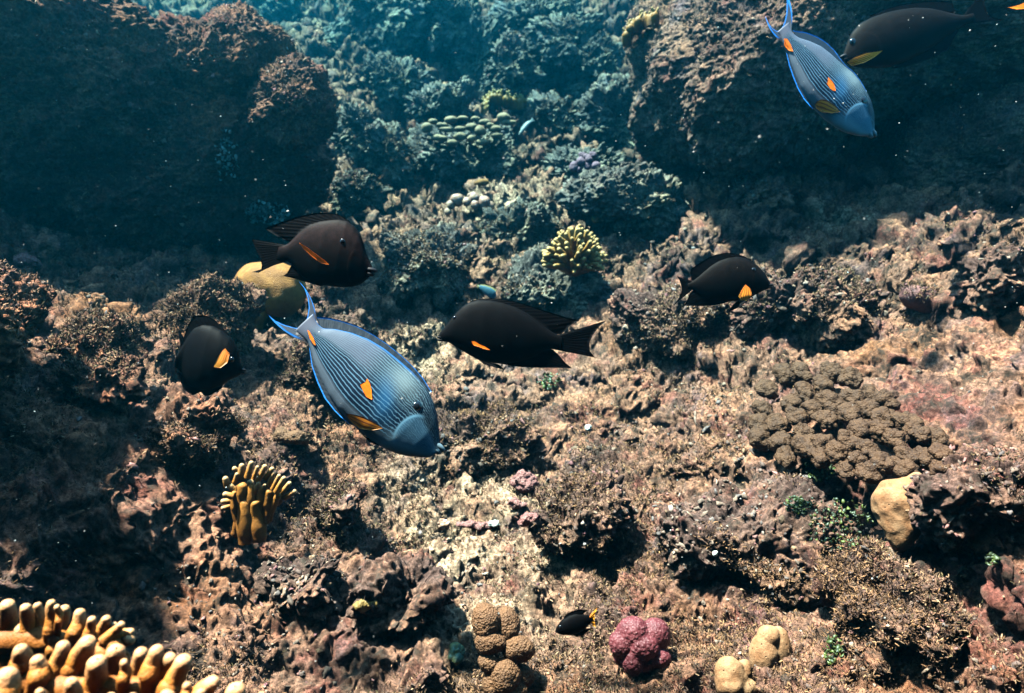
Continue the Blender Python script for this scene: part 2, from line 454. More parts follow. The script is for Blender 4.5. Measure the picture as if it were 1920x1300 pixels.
place_rock(1430, 365, 90, 50, 'pale sunlit capstone under the overhanging ledge', 70, 46)
place_rock(1885, 540, 110, 110, 'rounded grey boulder touching the right edge of the picture', 90, 48)
place_rock(1740, 568, 80, 46, 'smooth purplish red lump of rock on the right slope', 60, 49, name='red_sponge', cat='sponge', crumb=False, rough=.1, tilt=.35, mat=M_RSP)
place_rock(1850, 985, 200, 190, 'rough mauve boulder beside the tall cream sponge', 150, 50, tilt=.35)
place_rock(1420, 1060, 330, 120, 'broad tan slab with a shadowed underside, above the round cream sponge', 170, 51, box=.4)
place_rock(1690, 1180, 240, 150, 'blue grey crusted slope rock at the lower right', 150, 52, tilt=.4)
place_rock(1090, 1000, 190, 130, 'knobbly grey mauve rock right of the bright sandy hollow', 140, 53)
place_rock(890, 850, 180, 90, 'sandy brown rock in front of the striped fish, hollow at its right', 130, 54)
place_rock(745, 1150, 160, 110, 'dark tufted mound left of the brown knob coral', 120, 55)
place_rock(640, 985, 70, 110, 'upright dark stone right of the small orange finger coral', 90, 56)
place_rock(560, 1115, 150, 90, 'mustard capped rock above the dark lower gully', 110, 57)
place_rock(380, 615, 150, 100, 'lit tan rock behind the fish seen end on', 110, 58)
place_rock(160, 655, 140, 90, 'orange brown rock on the sunlit slope at left', 100, 59)
place_rock(185, 735, 110, 80, 'orange crusted stone just below the orange brown rock', 90, 60)
place_rock(620, 740, 200, 130, 'shaded brown rock under the belly of the middle striped fish', 120, 61, dd=.05)
place_rock(330, 860, 180, 130, 'reddish brown slope rock beneath the fish seen end on', 150, 62, sink=1.1)
place_rock(1270, 620, 190, 110, 'dark red brown rock below the right black fish', 130, 63)
place_rock(1560, 600, 260, 110, 'sunlit tan hump on the right slope', 140, 64, sink=.8)

for k_, (x, y, w_, h_, lb_) in enumerate([(830, 205, 120, 60, 'low teal tinted hummock left of the small yellow coral arc'), (955, 150, 90, 90, 'steep teal hummock directly above the small yellow coral arc'), (1075, 95, 110, 110, 'teal grey rock with draped growth between the far rocks and the ledge'),
        (620, 200, 70, 60, 'small teal hummock in the gap right of the lit knob'), (850, 40, 110, 80, 'hazed block at the top edge, right of the black hollow'), (600, 120, 110, 60, 'flat teal hummock in the bright gap'), (1060, 215, 120, 70, 'broken grey rock right of the slim pale fish'), (1170, 240, 120, 110, 'grey rock tucked below the left end of the ledge')]):
    place_rock(x, y, w_, h_, lb_, 70, 80 + k_, .5, .5, .3, Y={600: 5.6, 620: 4.6}.get(x))
# ------------------------------------------------------------------ fish
def uvn(t):
    u = N(t, 'UVMap', uv_map='uv'); s = N(t, 'SeparateXYZ'); t.links.new(u.outputs[0], s.inputs[0]); return u.outputs[0], s.outputs[0], s.outputs[1]
def scl(t, v, x, y, z=1):
    m = N(t, 'Mapping'); m.inputs['Scale'].default_value = (x, y, z); t.links.new(v, m.inputs['Vector']); return m.outputs[0]
def gauss(t, x, c, w):          # soft bump around c
    d = mth(t, 'DIVIDE', mth(t, 'SUBTRACT', x, c), w)
    return mth(t, 'POWER', 2.718, mth(t, 'MULTIPLY', mth(t, 'MULTIPLY', d, d), -1.0))
def clamp01(t, x):
    m = N(t, 'Clamp'); t.links.new(x, m.inputs[0]); return m.outputs[0]
def srange(t, x, a, b):
    m = N(t, 'MapRange', interpolation_type='SMOOTHSTEP'); t.links.new(x, m.inputs[0]); m.inputs[1].default_value = a; m.inputs[2].default_value = b
    return m.outputs[0]

def sohal_body():
    m, t, b = nodes('striped_fish_skin')
    uv, s, h = uvn(t)                                            # s: 0 mouth .. 1 tail, h: 0 belly .. 1 back
    w1 = noise(t, scl(t, uv, 11, 6), 1.0, 3, .6); w2 = noise(t, scl(t, uv, 46, 20), 1.0, 2, .6)
    front = srange(t, s, .52, .12)
    wav = mth(t, 'ADD', mth(t, 'MULTIPLY', mth(t, 'SUBTRACT', w1, .5), mth(t, 'MULTIPLY_ADD', front, .085, .035)), mth(t, 'MULTIPLY', mth(t, 'SUBTRACT', w2, .5), mth(t, 'MULTIPLY_ADD', front, .055, .010)))
    hh = mth(t, 'ADD', h, wav)
    hh = mth(t, 'ADD', hh, mth(t, 'MULTIPLY', mth(t, 'MULTIPLY', mth(t, 'SUBTRACT', s, .5), mth(t, 'SUBTRACT', h, .3)), -.10))
    st_lo = mth(t, 'SINE', mth(t, 'MULTIPLY', hh, 2 * math.pi * 19.5))
    st_hi = mth(t, 'SINE', mth(t, 'MULTIPLY', hh, 2 * math.pi * 29.0))
    up = srange(t, h, .52, .60)
    line = mth(t, 'ADD', mth(t, 'MULTIPLY', srange(t, st_lo, .38, .92), mth(t, 'SUBTRACT', 1.0, up)), mth(t, 'MULTIPLY', srange(t, st_hi, .05, .85), up))
    navy = (0.006, 0.016, 0.038)
    lcol = mix(t, srange(t, h, .35, .8), (0.24, 0.36, 0.46), (0.30, 0.36, 0.38))
    base = mix(t, line, navy, lcol)
    # plain mauve grey shoulder near the tail on the upper half, pale saddle in front of it
    mauve = mth(t, 'MULTIPLY', srange(t, h, .52, .66), srange(t, s, .50, .66))
    base = mix(t, mth(t, 'MULTIPLY', mauve, .85), base, mix(t, mth(t, 'MULTIPLY', srange(t, st_hi, .2, .9), .4), (0.21, 0.175, 0.215), (0.30, 0.32, 0.38)))
    pale = mth(t, 'MULTIPLY', gauss(t, s, .40, .10), gauss(t, h, .82, .17))
    base = mix(t, mth(t, 'MULTIPLY', pale, .72), base, (0.50, 0.46, 0.43))
    blu = mth(t, 'MULTIPLY', gauss(t, mth(t, 'SUBTRACT', s, mth(t, 'MULTIPLY', h, .25)), .28, .06), gauss(t, h, .50, .22))
    base = mix(t, mth(t, 'MULTIPLY', blu, .45), base, (0.06, 0.27, 0.52))
    # plain belly band and peduncle
    belly = srange(t, h, .17, .10)
    base = mix(t, mth(t, 'MULTIPLY', belly, mth(t, 'MULTIPLY_ADD', srange(t, s, .05, .4), .25, .7)), base, (0.25, 0.22, 0.245))
    ped = srange(t, s, .90, .97)
    base = mix(t, mth(t, 'MULTIPLY', ped, .9), base, (0.26, 0.19, 0.22))
    # cheek: blue grey with faint wavy lines, edged by the pale gill arc
    cx, cy = .135, .40
    dx = mth(t, 'DIVIDE', mth(t, 'SUBTRACT', s, cx), .115); dy = mth(t, 'DIVIDE', mth(t, 'SUBTRACT', h, cy), .36)
    rr = mth(t, 'SQRT', mth(t, 'ADD', mth(t, 'MULTIPLY', dx, dx), mth(t, 'MULTIPLY', dy, dy)))
    inside = srange(t, rr, 1.03, .97)
    inside = mth(t, 'MULTIPLY', inside, srange(t, h, .74, .62))
    ck = mix(t, mth(t, 'MULTIPLY', srange(t, st_hi, .0, .9), .40), (0.13, 0.23, 0.32), (0.44, 0.56, 0.64))
    base = mix(t, mth(t, 'MULTIPLY', inside, .92), base, ck)
    arc = mth(t, 'MULTIPLY', gauss(t, rr, 1.0, .06), srange(t, s, .17, .21))
    base = mix(t, mth(t, 'MULTIPLY', arc, .95), base, (0.42, 0.62, 0.75))
    # throat and snout pale blue grey
    thr = mth(t, 'MULTIPLY', srange(t, h, .34, .10), srange(t, s, .34, .2))
    base = mix(t, mth(t, 'MULTIPLY', thr, .85), base, (0.48, 0.52, 0.56))
    sn = srange(t, s, .07, .0)
    base = mix(t, mth(t, 'MULTIPLY', sn, .6), base, (0.32, 0.43, 0.52))
    # dark brow and the bright blue line along the back
    base = mix(t, mth(t, 'MULTIPLY', mth(t, 'MULTIPLY', srange(t, h, .80, .95), srange(t, s, .34, .12)), .7), base, (0.010, 0.020, 0.040))
    eyeband = mth(t, 'MULTIPLY', gauss(t, s, .155, .06), gauss(t, h, .78, .09))
    base = mix(t, mth(t, 'MULTIPLY', eyeband, .8), base, (0.012, 0.02, 0.035))
    base = mix(t, mth(t, 'MULTIPLY', mth(t, 'MULTIPLY', srange(t, h, .955, .985), srange(t, s, .3, .45)), .9), base, (0.03, 0.20, 0.50))
    base = mix(t, 1.0, base, (.27, .37, .43), 'MULTIPLY')
    t.links.new(base, b.inputs['Base Color'])
    b.inputs['Roughness'].default_value = .5; b.inputs['Specular IOR Level'].default_value = .12
    bump(t, b, noise(t, scl(t, uv, 220, 110), 1.0, 2, .5), .12, .0015)
    return m
def blue_fin(edge0=.80, inner=(0.0015, 0.006, 0.015), base_line=False, tail=False):
    m, t, b = nodes('blue_edged_fin')
    uv, u, v = uvn(t)
    if tail:
        side = mth(t, 'ABSOLUTE', mth(t, 'SUBTRACT', mth(t, 'MULTIPLY', u, 2), 1))
        e = mth(t, 'MAXIMUM', srange(t, v, .86, .93), mth(t, 'MULTIPLY', srange(t, side, .76, .86), srange(t, v, .15, .35)))
        rim = mth(t, 'MULTIPLY', srange(t, side, .72, .80), srange(t, v, .1, .3))
        c = mix(t, mth(t, 'MULTIPLY', rim, .6), mix(t, srange(t, v, .05, .55), (0.050, 0.036, 0.040), (0.018, 0.024, 0.042)), (0.012, 0.03, 0.09))
        c = mix(t, e, c, (0.010, 0.19, 0.62))
    else:
        e = srange(t, v, edge0, edge0 + .08)
        ln = N(t, 'TexWave', wave_type='BANDS', bands_direction='X'); ln.inputs['Scale'].default_value = 1.0
        t.links.new(scl(t, uv, 12, 1), ln.inputs[0])
        c = mix(t, mth(t, 'MULTIPLY', ln.outputs['Fac'], .35), inner, (0.003, 0.012, 0.028))
        c = mix(t, e, c, (0.010, 0.18, 0.60))
        if base_line:
            c = mix(t, srange(t, v, .22, .10), c, (0.01, 0.09, 0.26))
    t.links.new(c, b.inputs['Base Color']); b.inputs['Roughness'].default_value = .5
    bump(t, b, noise(t, scl(t, uv, 90, 2), 1.0, 1, .5), .25, .002)
    return m
def plain(name, c, rough=.5, spec=.3, n_amt=.25, ns=60):
    m, t, b = nodes(name)
    tc = N(t, 'TexCoord')
    k = ramp(t, noise(t, tc.outputs['Object'], ns, 4, .6), [(.3, 1 - n_amt), (.7, 1 + n_amt)])
    t.links.new(mix(t, 1.0, c, k, 'MULTIPLY'), b.inputs['Base Color'])
    b.inputs['Roughness'].default_value = rough; b.inputs['Specular IOR Level'].default_value = spec
    return m
def rayed_fin(name, c_in, c_out, tipdark=None, rays=9):
    m, t, b = nodes(name)
    uv, u, v = uvn(t)
    c = mix(t, srange(t, v, 0, 1), c_in, c_out)
    wv = mth(t, 'SINE', mth(t, 'MULTIPLY', u, 2 * math.pi * rays))
    c = mix(t, mth(t, 'MULTIPLY', srange(t, wv, .0, .8), .9), c, (c_in[0] * .25, c_in[1] * .12, c_in[2] * .2))
    if tipdark: c = mix(t, srange(t, v, .86, .95), c, tipdark)
    t.links.new(c, b.inputs['Base Color']); b.inputs['Roughness'].default_value = .5
    return m
def dark_body(name, c0, c1):
    m, t, b = nodes(name)
    uv, s, h = uvn(t)
    c = mix(t, srange(t, h, .35, .85), c0, c1)
    c = mix(t, mth(t, 'MULTIPLY', srange(t, h, .9, .98), .8), c, c0)
    dx = mth(t, 'DIVIDE', mth(t, 'SUBTRACT', s, .13), .12); dy = mth(t, 'DIVIDE', mth(t, 'SUBTRACT', h, .42), .36)
    rr = mth(t, 'SQRT', mth(t, 'ADD', mth(t, 'MULTIPLY', dx, dx), mth(t, 'MULTIPLY', dy, dy)))
    arc = mth(t, 'MULTIPLY', gauss(t, rr, 1.0, .05), srange(t, s, .15, .2))
    c = mix(t, mth(t, 'MULTIPLY', arc, .55), c, mix(t, 1.0, c1, (2.2, 2.2, 2.2), 'MULTIPLY'))
    sn = mth(t, 'MULTIPLY', gauss(t, s, .06, .05), gauss(t, h, .45, .3))
    c = mix(t, mth(t, 'MULTIPLY', sn, .5), c, mix(t, 1.0, c1, (1.8, 1.8, 2.0), 'MULTIPLY'))
    vo = N(t, 'TexVoronoi'); vo.inputs['Scale'].default_value = 1.0; t.links.new(scl(t, uv, 75, 38), vo.inputs['Vector'])
    c = mix(t, 1.0, c, ramp(t, vo.outputs['Distance'], [(.1, 1.25), (.6, .7)]), 'MULTIPLY')
    k = ramp(t, noise(t, scl(t, uv, 16, 9), 1.0, 6, .65), [(.3, .45), (.7, 1.7)])
    c = mix(t, 1.0, c, k, 'MULTIPLY')
    t.links.new(c, b.inputs['Base Color']); b.inputs['Roughness'].default_value = .6; b.inputs['Specular IOR Level'].default_value = .04
    bump(t, b, noise(t, scl(t, uv, 200, 100), 1.0, 2, .5), .15, .0015)
    return m
M_SOHAL = sohal_body(); M_BFIN = blue_fin(.84, base_line=True); M_AFIN = blue_fin(.78); M_BTAIL = blue_fin(tail=True)
M_ORANGE = plain('orange_flash', (0.70, 0.125, 0.004), .5, .15, .2, 200)
M_PECT = rayed_fin('amber_fin', (0.55, 0.17, 0.008), (0.66, 0.16, 0.006), (0.012, 0.012, 0.02), 3)
M_BLACKFIN = plain('black_fin', (0.0011, 0.0010, 0.0015), .6, .03, .3)
M_DARK = dark_body('black_fish_skin', (0.0010, 0.0010, 0.0014), (0.0019, 0.0016, 0.0021))
M_BROWN = dark_body('black_brown_fish_skin', (0.0011, 0.0009, 0.0011), (0.011, 0.0055, 0.0055))
M_UMBER = dark_body('umber_fish_skin', (0.0011, 0.0010, 0.0013), (0.0042, 0.0030, 0.0030))
M_YFIN = rayed_fin('yellow_rayed_fin', (0.78, 0.17, 0.004), (0.85, 0.32, 0.02), None, 5)
M_EYE = plain('eye_dark', (0.006, 0.007, 0.010), .12, .6, .05)
M_IRIS = plain('iris_ring', (0.012, 0.035, 0.055), .3, .4, .1)
M_LIP = plain('lip_grey', (0.085, 0.12, 0.145), .5, .15, .15)
M_LIPD = plain('lip_dark', (0.010, 0.009, 0.011), .5, .1, .15)
M_BLUEF = plain('blue_grey_skin', (0.015, 0.06, 0.085), .5, .3, .2, 120)
M_GREYF = plain('pale_fish_skin', (0.22, 0.22, 0.20), .5, .3, .25, 120)
M_TAN = plain('olive_fin', (0.30, 0.24, 0.10), .5, .3, .2, 120)

class Fish:
    """local axes: X towards the mouth, Z towards the back, Y across; traced points become a solid fish at its own distance"""
    def __init__(s, name, label, mouth, tail, dorsal_up, depth, org, k, thick, group, cat='fish', roll=0.0):
        s.k = k; s.org = np.array(org, float); s.depth = depth
        m = s.px(mouth); tl = s.px(tail)
        s.c = (m + tl) / 2
        f = m - tl; s.Lp = np.linalg.norm(f); f /= s.Lp
        u = np.array([-f[1], f[0]])
        du = np.array(dorsal_up, float)
        if u @ du < 0: u = -u
        s.f, s.u = f, u
        s.m = depth / F_PX
        X = C_R * f[0] - C_U * f[1]; Z = C_R * u[0] - C_U * u[1]; Y = np.cross(Z, X)
        s.side = 1.0 if Y @ (-C_F) > 0 else -1.0
        M = Matrix([[X[0], Y[0], Z[0], 0], [X[1], Y[1], Z[1], 0], [X[2], Y[2], Z[2], 0], [0, 0, 0, 1]])
        s.root = bpy.data.objects.new(name, None); col.objects.link(s.root)
        s.root.empty_display_size = .05
        s.root.matrix_world = Matrix.Translation(Vector(tuple(PD(s.c[0], s.c[1], depth)))) @ M @ Matrix.Rotation(R(roll) * s.side, 4, 'X')
        tag(s.root, label, cat, group)
        s.W = thick * s.Lp * s.m
    def px(s, p): return s.org + np.array(p, float) / s.k
    def loc(s, pts):
        q = s.org + np.asarray(pts, float) / s.k - s.c
        return np.stack([q @ s.f, q @ s.u], 1) * s.m
    def body(s, top, bot, mat, ns=110, nm=40, peak=.36, tailw=.16):
        T = s.loc(top); B = s.loc(bot)
        T = T[np.argsort(-T[:, 0])]; B = B[np.argsort(-B[:, 0])]
        x0 = max(T[0, 0], B[0, 0]); x1 = min(T[-1, 0], B[-1, 0])
        x0 = min(T[0, 0], B[0, 0]) if abs(T[0, 0] - B[0, 0]) > .12 * (x0 - x1) else x0
        tt = np.linspace(0, 1, ns); sx = tt ** 1.6 * .35 + tt * .65
        X = x0 + (x1 - x0) * sx
        zt = np.interp(-X, -T[:, 0], T[:, 1]); zb = np.interp(-X, -B[:, 0], B[:, 1])
        ker = np.exp(-np.linspace(-2, 2, 7) ** 2); ker /= ker.sum()
        sm = lambda z: np.concatenate([z[:1], np.convolve(np.pad(z, 3, 'edge'), ker, 'valid')[1:-1], z[-1:]])
        zt, zb = sm(zt), sm(zb)
        hgt = np.maximum(zt - zb, 1e-4)
        w = np.interp(sx, [0, .04, .12, .22, peak, .55, .75, .9, 1.0], [.16, .30, .62, .86, 1.0, .92, .62, .32, tailw]) * s.W
        w = sm(w); w = np.minimum(w, hgt * .5)
        s.X, s.zt, s.zb, s.w = X, zt, zb, w
        a = np.linspace(0, 2 * np.pi, nm, endpoint=False)
        ca, sa = np.cos(a), np.sin(a)
        yy = np.sign(sa) * np.abs(sa) ** .9
        V = np.stack([np.repeat(X, nm), (w[:, None] * yy).ravel(), ((zt + zb)[:, None] / 2 + hgt[:, None] / 2 * ca).ravel()], 1)
        uv = np.stack([np.repeat(sx, nm), np.tile((ca + 1) / 2, ns)], 1)
        i = np.arange(ns * nm).reshape(ns, nm); j = np.roll(i, -1, 1)
        Q = np.stack([i[:-1], i[1:], j[1:], j[:-1]], 2).reshape(-1, 4)
        nV = len(V)
        caps = []
        for r, xx in ((0, X[0] + .1 * hgt[0]), (ns - 1, X[-1])):
            V = np.concatenate([V, [[xx, 0, (zt[r] + zb[r]) / 2]]]); uv = np.concatenate([uv, [[sx[r], .5]]])
            c = len(V) - 1
            for q_ in range(0, nm, 2):
                a0, a1, a2 = i[r, q_], i[r, (q_ + 1) % nm], i[r, (q_ + 2) % nm]
                caps.append([c, a0, a1, a2] if r == 0 else [c, a2, a1, a0])
        Q = np.concatenate([Q, np.array(caps)])
        if s.side: pass
        o = mesh_np('body', V, Q, mat, s.root, uv=uv)
        return o
    def surf(s, x, z):
        """half thickness of the body at a spot of its flank"""
        w = np.interp(-x, -s.X, s.w); t = np.interp(-x, -s.X, s.zt); b = np.interp(-x, -s.X, s.zb)
        h = np.clip((z - (t + b) / 2) / np.maximum((t - b) / 2, 1e-5), -1, 1)
        return w * np.sqrt(np.clip(1 - h * h, 0, 1)) ** .9
    @staticmethod
    def resample(P, n):
        d = np.concatenate([[0], np.cumsum(np.linalg.norm(np.diff(P, axis=0), axis=1))]); d /= d[-1]
        # rounded corners: smooth after resampling
        t = np.linspace(0, 1, n)
        return np.stack([np.interp(t, d, P[:, 0]), np.interp(t, d, P[:, 1])], 1)
    def strip(s, name, base, edge, mat, n=48, rows=7, thick=.0016, y0=0.0, bend=0.0, tuck=.004, parent=None, bulge=0.0):
        """a solid fin between the line where it grows and its free edge"""
        Bp = s.resample(s.loc(base), n); Ep = s.resample(s.loc(edge), n)
        cen = Bp.mean(0); dirv = Bp - Ep; dl = np.linalg.norm(dirv, axis=1, keepdims=True) + 1e-9
        Bp = Bp + dirv / dl * tuck
        V = []; uv = []
        for sgn in (1, -1):
            for r in range(rows):
                v = r / (rows - 1)
                P = Bp * (1 - v) + Ep * v
                if bulge:
                    P = P + (cen - P) * 0 + np.stack([np.zeros(n), bulge * s.m * 4 * v * (1 - v) * (np.linspace(1, -1, n))], 1)
                th = thick * (1 - .75 * v) * np.minimum(1, .3 + 6 * np.minimum(np.linspace(0, 1, n), np.linspace(1, 0, n)))
                y = y0 + bend * v * v + sgn * th + .00012 * np.sin(np.linspace(0, 1, n) * 90)
                V.append(np.stack([P[:, 0], y, P[:, 1]], 1)); uv.append(np.stack([np.linspace(0, 1, n), np.full(n, v)], 1))
        V = np.concatenate(V); uv = np.concatenate(uv)
        g = np.arange(rows * n).reshape(rows, n)
        q = np.stack([g[:-1, :-1], g[:-1, 1:], g[1:, 1:], g[1:, :-1]], 2).reshape(-1, 4)
        rim = np.concatenate([g[0, :], g[1:, -1], g[-1, -2::-1], g[-2:0:-1, 0]])
        rn = np.roll(rim, -1); o = rows * n
        side = np.stack([rim, rn, rn + o, rim + o], 1)
        return mesh_np(name, V, np.concatenate([q, q[:, ::-1] + o, side]), mat, parent or s.root, uv=uv)
    def patch(s, name, poly, mat, lift=.0012, n=22, rows=7, thick=.0012, flare=0.0, axis=None, parent=None):
        """a small fin or flash of colour lying on the near flank; poly runs along one side from root to tip and back"""
        P = s.loc(poly); h = len(P) // 2
        A_ = s.resample(P[:h + 1], n); B_ = s.resample(np.concatenate([P[h:], P[:1]])[::-1], n)
        V = []; uv = []
        for sgn in (1, 0):
            for r in range(rows):
                c = r / (rows - 1); Q_ = A_ * (1 - c) + B_ * c
                y = s.side * (s.surf(Q_[:, 0], Q_[:, 1]) + lift + thick * sgn + flare * np.linspace(0, 1, n) ** 1.5) 
                V.append(np.stack([Q_[:, 0], y, Q_[:, 1]], 1)); uv.append(np.stack([np.full(n, c), np.linspace(0, 1, n)], 1))
        V = np.concatenate(V); uv = np.concatenate(uv)
        g = np.arange(rows * n).reshape(rows, n)
        q = np.stack([g[:-1, :-1], g[:-1, 1:], g[1:, 1:], g[1:, :-1]], 2).reshape(-1, 4)
        rim = np.concatenate([g[0, :], g[1:, -1], g[-1, -2::-1], g[-2:0:-1, 0]]); rn = np.roll(rim, -1); o = rows * n
        return mesh_np(name, V, np.concatenate([q, q[:, ::-1] + o, np.stack([rim, rn, rn + o, rim + o], 1)]), mat, parent or s.root, uv=uv)
    def eye(s, p, r_px, iris=None):
        x, z = s.loc([p])[0]; r = 1.2 * r_px / s.k * s.m
        v, f = ico(3)
        for sd in (1, -1):
            y = sd * s.side * (float(s.surf(np.array([x]), np.array([z]))[0]) - r * .22)
            e = mesh_np('eye', v * np.array([r, r * .55, r]) + np.array([x, y, z]), f, M_EYE, s.root)
            if iris:
                a = np.linspace(0, 2 * np.pi, 28, endpoint=False); c = np.linspace(0, 2 * np.pi, 8, endpoint=False)
                Vt = np.array([[x + (r * 1.05 + r * .16 * math.cos(q)) * math.cos(p_), y + r * .16 * math.sin(q), z + (r * 1.05 + r * .16 * math.cos(q)) * math.sin(p_)] for p_ in a for q in c])
                g = np.arange(28 * 8).reshape(28, 8); g1 = np.roll(g, -1, 0)
                mesh_np('iris_ring', Vt, np.stack([g, g1, np.roll(g1, -1, 1), np.roll(g, -1, 1)], 2).reshape(-1, 4), iris, e)
    def lips(s, p, size_px, mat):
        x, z = s.loc([p])[0]; r = size_px / s.k * s.m
        v, f = ico(3)
        V1 = v * np.array([r * 1.0, r * .55, r * .42]) + np.array([x - r * .45, 0, z + r * .30])
        V2 = v * np.array([r * .85, r * .5, r * .36]) + np.array([x - r * .55, 0, z - r * .38])
        mesh_np('lips', np.concatenate([V1, V2]), np.concatenate([f, f + len(v)]), mat, s.root)

def ico(sub, _c={}):
    if sub in _c: return _c[sub]
    t = (1 + 5 ** .5) / 2
    v = [(-1, t, 0), (1, t, 0), (-1, -t, 0), (1, -t, 0), (0, -1, t), (0, 1, t), (0, -1, -t), (0, 1, -t), (t, 0, -1), (t, 0, 1), (-t, 0, -1), (-t, 0, 1)]
    f = [(0, 11, 5), (0, 5, 1), (0, 1, 7), (0, 7, 10), (0, 10, 11), (1, 5, 9), (5, 11, 4), (11, 10, 2), (10, 7, 6), (7, 1, 8), (3, 9, 4), (3, 4, 2), (3, 2, 6), (3, 6, 8), (3, 8, 9), (4, 9, 5), (2, 4, 11), (6, 2, 10), (8, 6, 7), (9, 8, 1)]
    v = [np.array(x) / np.linalg.norm(x) for x in v]
    for _ in range(sub):
        mid = {}; g = []
        def mp(a, b):
            k = (min(a, b), max(a, b))
            if k not in mid: x = v[a] + v[b]; v.append(x / np.linalg.norm(x)); mid[k] = len(v) - 1
            return mid[k]
        for a, b, c in f:
            x, y, z = mp(a, b), mp(b, c), mp(c, a); g += [(a, x, z), (b, y, x), (c, z, y), (x, y, z)]
        f = g
    _c[sub] = (np.array(v), np.array(f)); return _c[sub]

GS, GD = 'blue striped surgeonfish', 'dark surgeonfish with orange fins'
# -- striped surgeonfish in the middle
f = Fish('striped_surgeonfish', 'blue and grey striped fish with orange marks diving, middle of the photo', (1182, 1175), (355, 410), (1, -1), 1.10, (480, 500), 1300 / 380, .085, GS, roll=17)
top = [(1185, 1160), (1180, 1100), (1172, 1020), (1162, 950), (1145, 885), (1110, 808), (1060, 738), (1000, 672), (920, 602), (820, 522), (720, 462), (600, 418), (500, 398), (430, 398), (398, 372), (378, 340), (362, 300)]
bot = [(1182, 1178), (1160, 1212), (1120, 1226), (1060, 1222), (980, 1215), (900, 1195), (830, 1165), (760, 1122), (680, 1062), (600, 982), (540, 922), (480, 832), (430, 732), (390, 642), (360, 548), (338, 490), (310, 462)]
f.body(top, bot, M_SOHAL, 150, 56)
f.strip('dorsal_fin', [(1112, 812), (1060, 738), (1000, 672), (920, 602), (820, 522), (720, 462), (600, 418), (500, 398), (430, 398), (400, 375)], [(1124, 800), (1068, 708), (1008, 638), (928, 562), (836, 486), (742, 424), (640, 370), (540, 338), (450, 320), (384, 318)], M_BFIN, 90)
f.strip('anal_fin', [(640, 1022), (600, 982), (540, 922), (480, 832), (430, 732), (390, 642), (360, 548)], [(610, 1010), (562, 972), (516, 926), (452, 846), (402, 742), (364, 636), (345, 515)], M_AFIN, 60)
f.strip('pelvic_fin', [(800, 1142), (760, 1122), (700, 1078)], [(800, 1150), (735, 1125), (655, 1040)], M_BLACKFIN, 24, bend=f.side * .004)
f.strip('tail_fin', [(380, 335), (368, 370), (352, 410), (338, 450), (328, 482)], [(262, 82), (300, 130), (322, 190), (332, 250), (326, 320), (308, 368), (286, 390), (250, 394), (180, 372), (120, 342), (82, 308)], M_BTAIL, 80, 14, tuck=.006, bulge=8)
f.patch('tail_spine', [(334, 415), (346, 424), (372, 466), (390, 518), (376, 508), (350, 470)], M_ORANGE, .0012, thick=.0022)
f.patch('flank_spot', [(715, 732), (730, 765), (741, 800), (747, 868), (712, 850), (690, 812), (670, 768), (700, 758)], M_ORANGE, .0004, thick=.0006)
f.patch('pectoral_fin', [(815, 1046), (760, 1008), (700, 976), (640, 960), (585, 952), (620, 1000), (680, 1046), (750, 1058)], M_PECT, .003, 30, 9, flare=.006)
f.eye((1025, 905), 25, M_IRIS)
f.lips((1182, 1180), 48, M_LIP)
# -- striped surgeonfish at the upper right
f = Fish('striped_surgeonfish', 'teal tinted striped fish diving beside the reef ledge, upper right', (875, 930), (262, 235), (1, -1), 1.45, (1400, 0), 1920 / 520, .085, GS, roll=8)
top = [(884, 915), (888, 850), (886, 780), (868, 700), (832, 628), (790, 562), (740, 500), (690, 462), (640, 420), (590, 372), (520, 318), (440, 284), (360, 262), (325, 235), (305, 200), (295, 150)]
bot = [(872, 938), (840, 944), (760, 946), (680, 926), (600, 882), (530, 832), (460, 762), (400, 692), (360, 622), (330, 542), (300, 452), (280, 372), (255, 320), (238, 280), (225, 245)]
f.body(top, bot, M_SOHAL, 130, 48)
f.strip('dorsal_fin', [(832, 628), (790, 562), (740, 500), (690, 462), (640, 420), (590, 372), (520, 318), (440, 284), (350, 262)], [(845, 622), (806, 550), (757, 485), (700, 440), (662, 392), (622, 332), (562, 276), (500, 240), (420, 214), (325, 206)], M_BFIN, 80)
f.strip('anal_fin', [(460, 762), (400, 692), (360, 622), (330, 542), (300, 452), (280, 372)], [(440, 768), (380, 700), (338, 624), (308, 540), (284, 460), (268, 372)], M_AFIN, 50)
f.strip('tail_fin', [(312, 190), (296, 215), (280, 235), (258, 255), (235, 278)], [(292, -60), (290, 0), (284, 80), (270, 140), (248, 190), (225, 214), (200, 216), (170, 195), (148, 165), (128, 115)], M_BTAIL, 70, 14, tuck=.008, bulge=7)
f.patch('tail_spine', [(247, 284), (262, 286), (284, 330), (300, 382), (280, 368), (256, 330)], M_ORANGE, .0012, thick=.0022)
f.patch('flank_spot', [(520, 576), (545, 602), (560, 630), (567, 668), (548, 668), (528, 650), (508, 618), (516, 600)], M_ORANGE, .0004, thick=.0006)
f.patch('pectoral_fin', [(595, 812), (560, 775), (510, 742), (470, 730), (435, 742), (455, 775), (500, 802), (545, 818)], M_PECT, .003, 30, 9, flare=.006)
f.eye((775, 718), 22, M_IRIS)
f.lips((874, 938), 42, M_LIP)
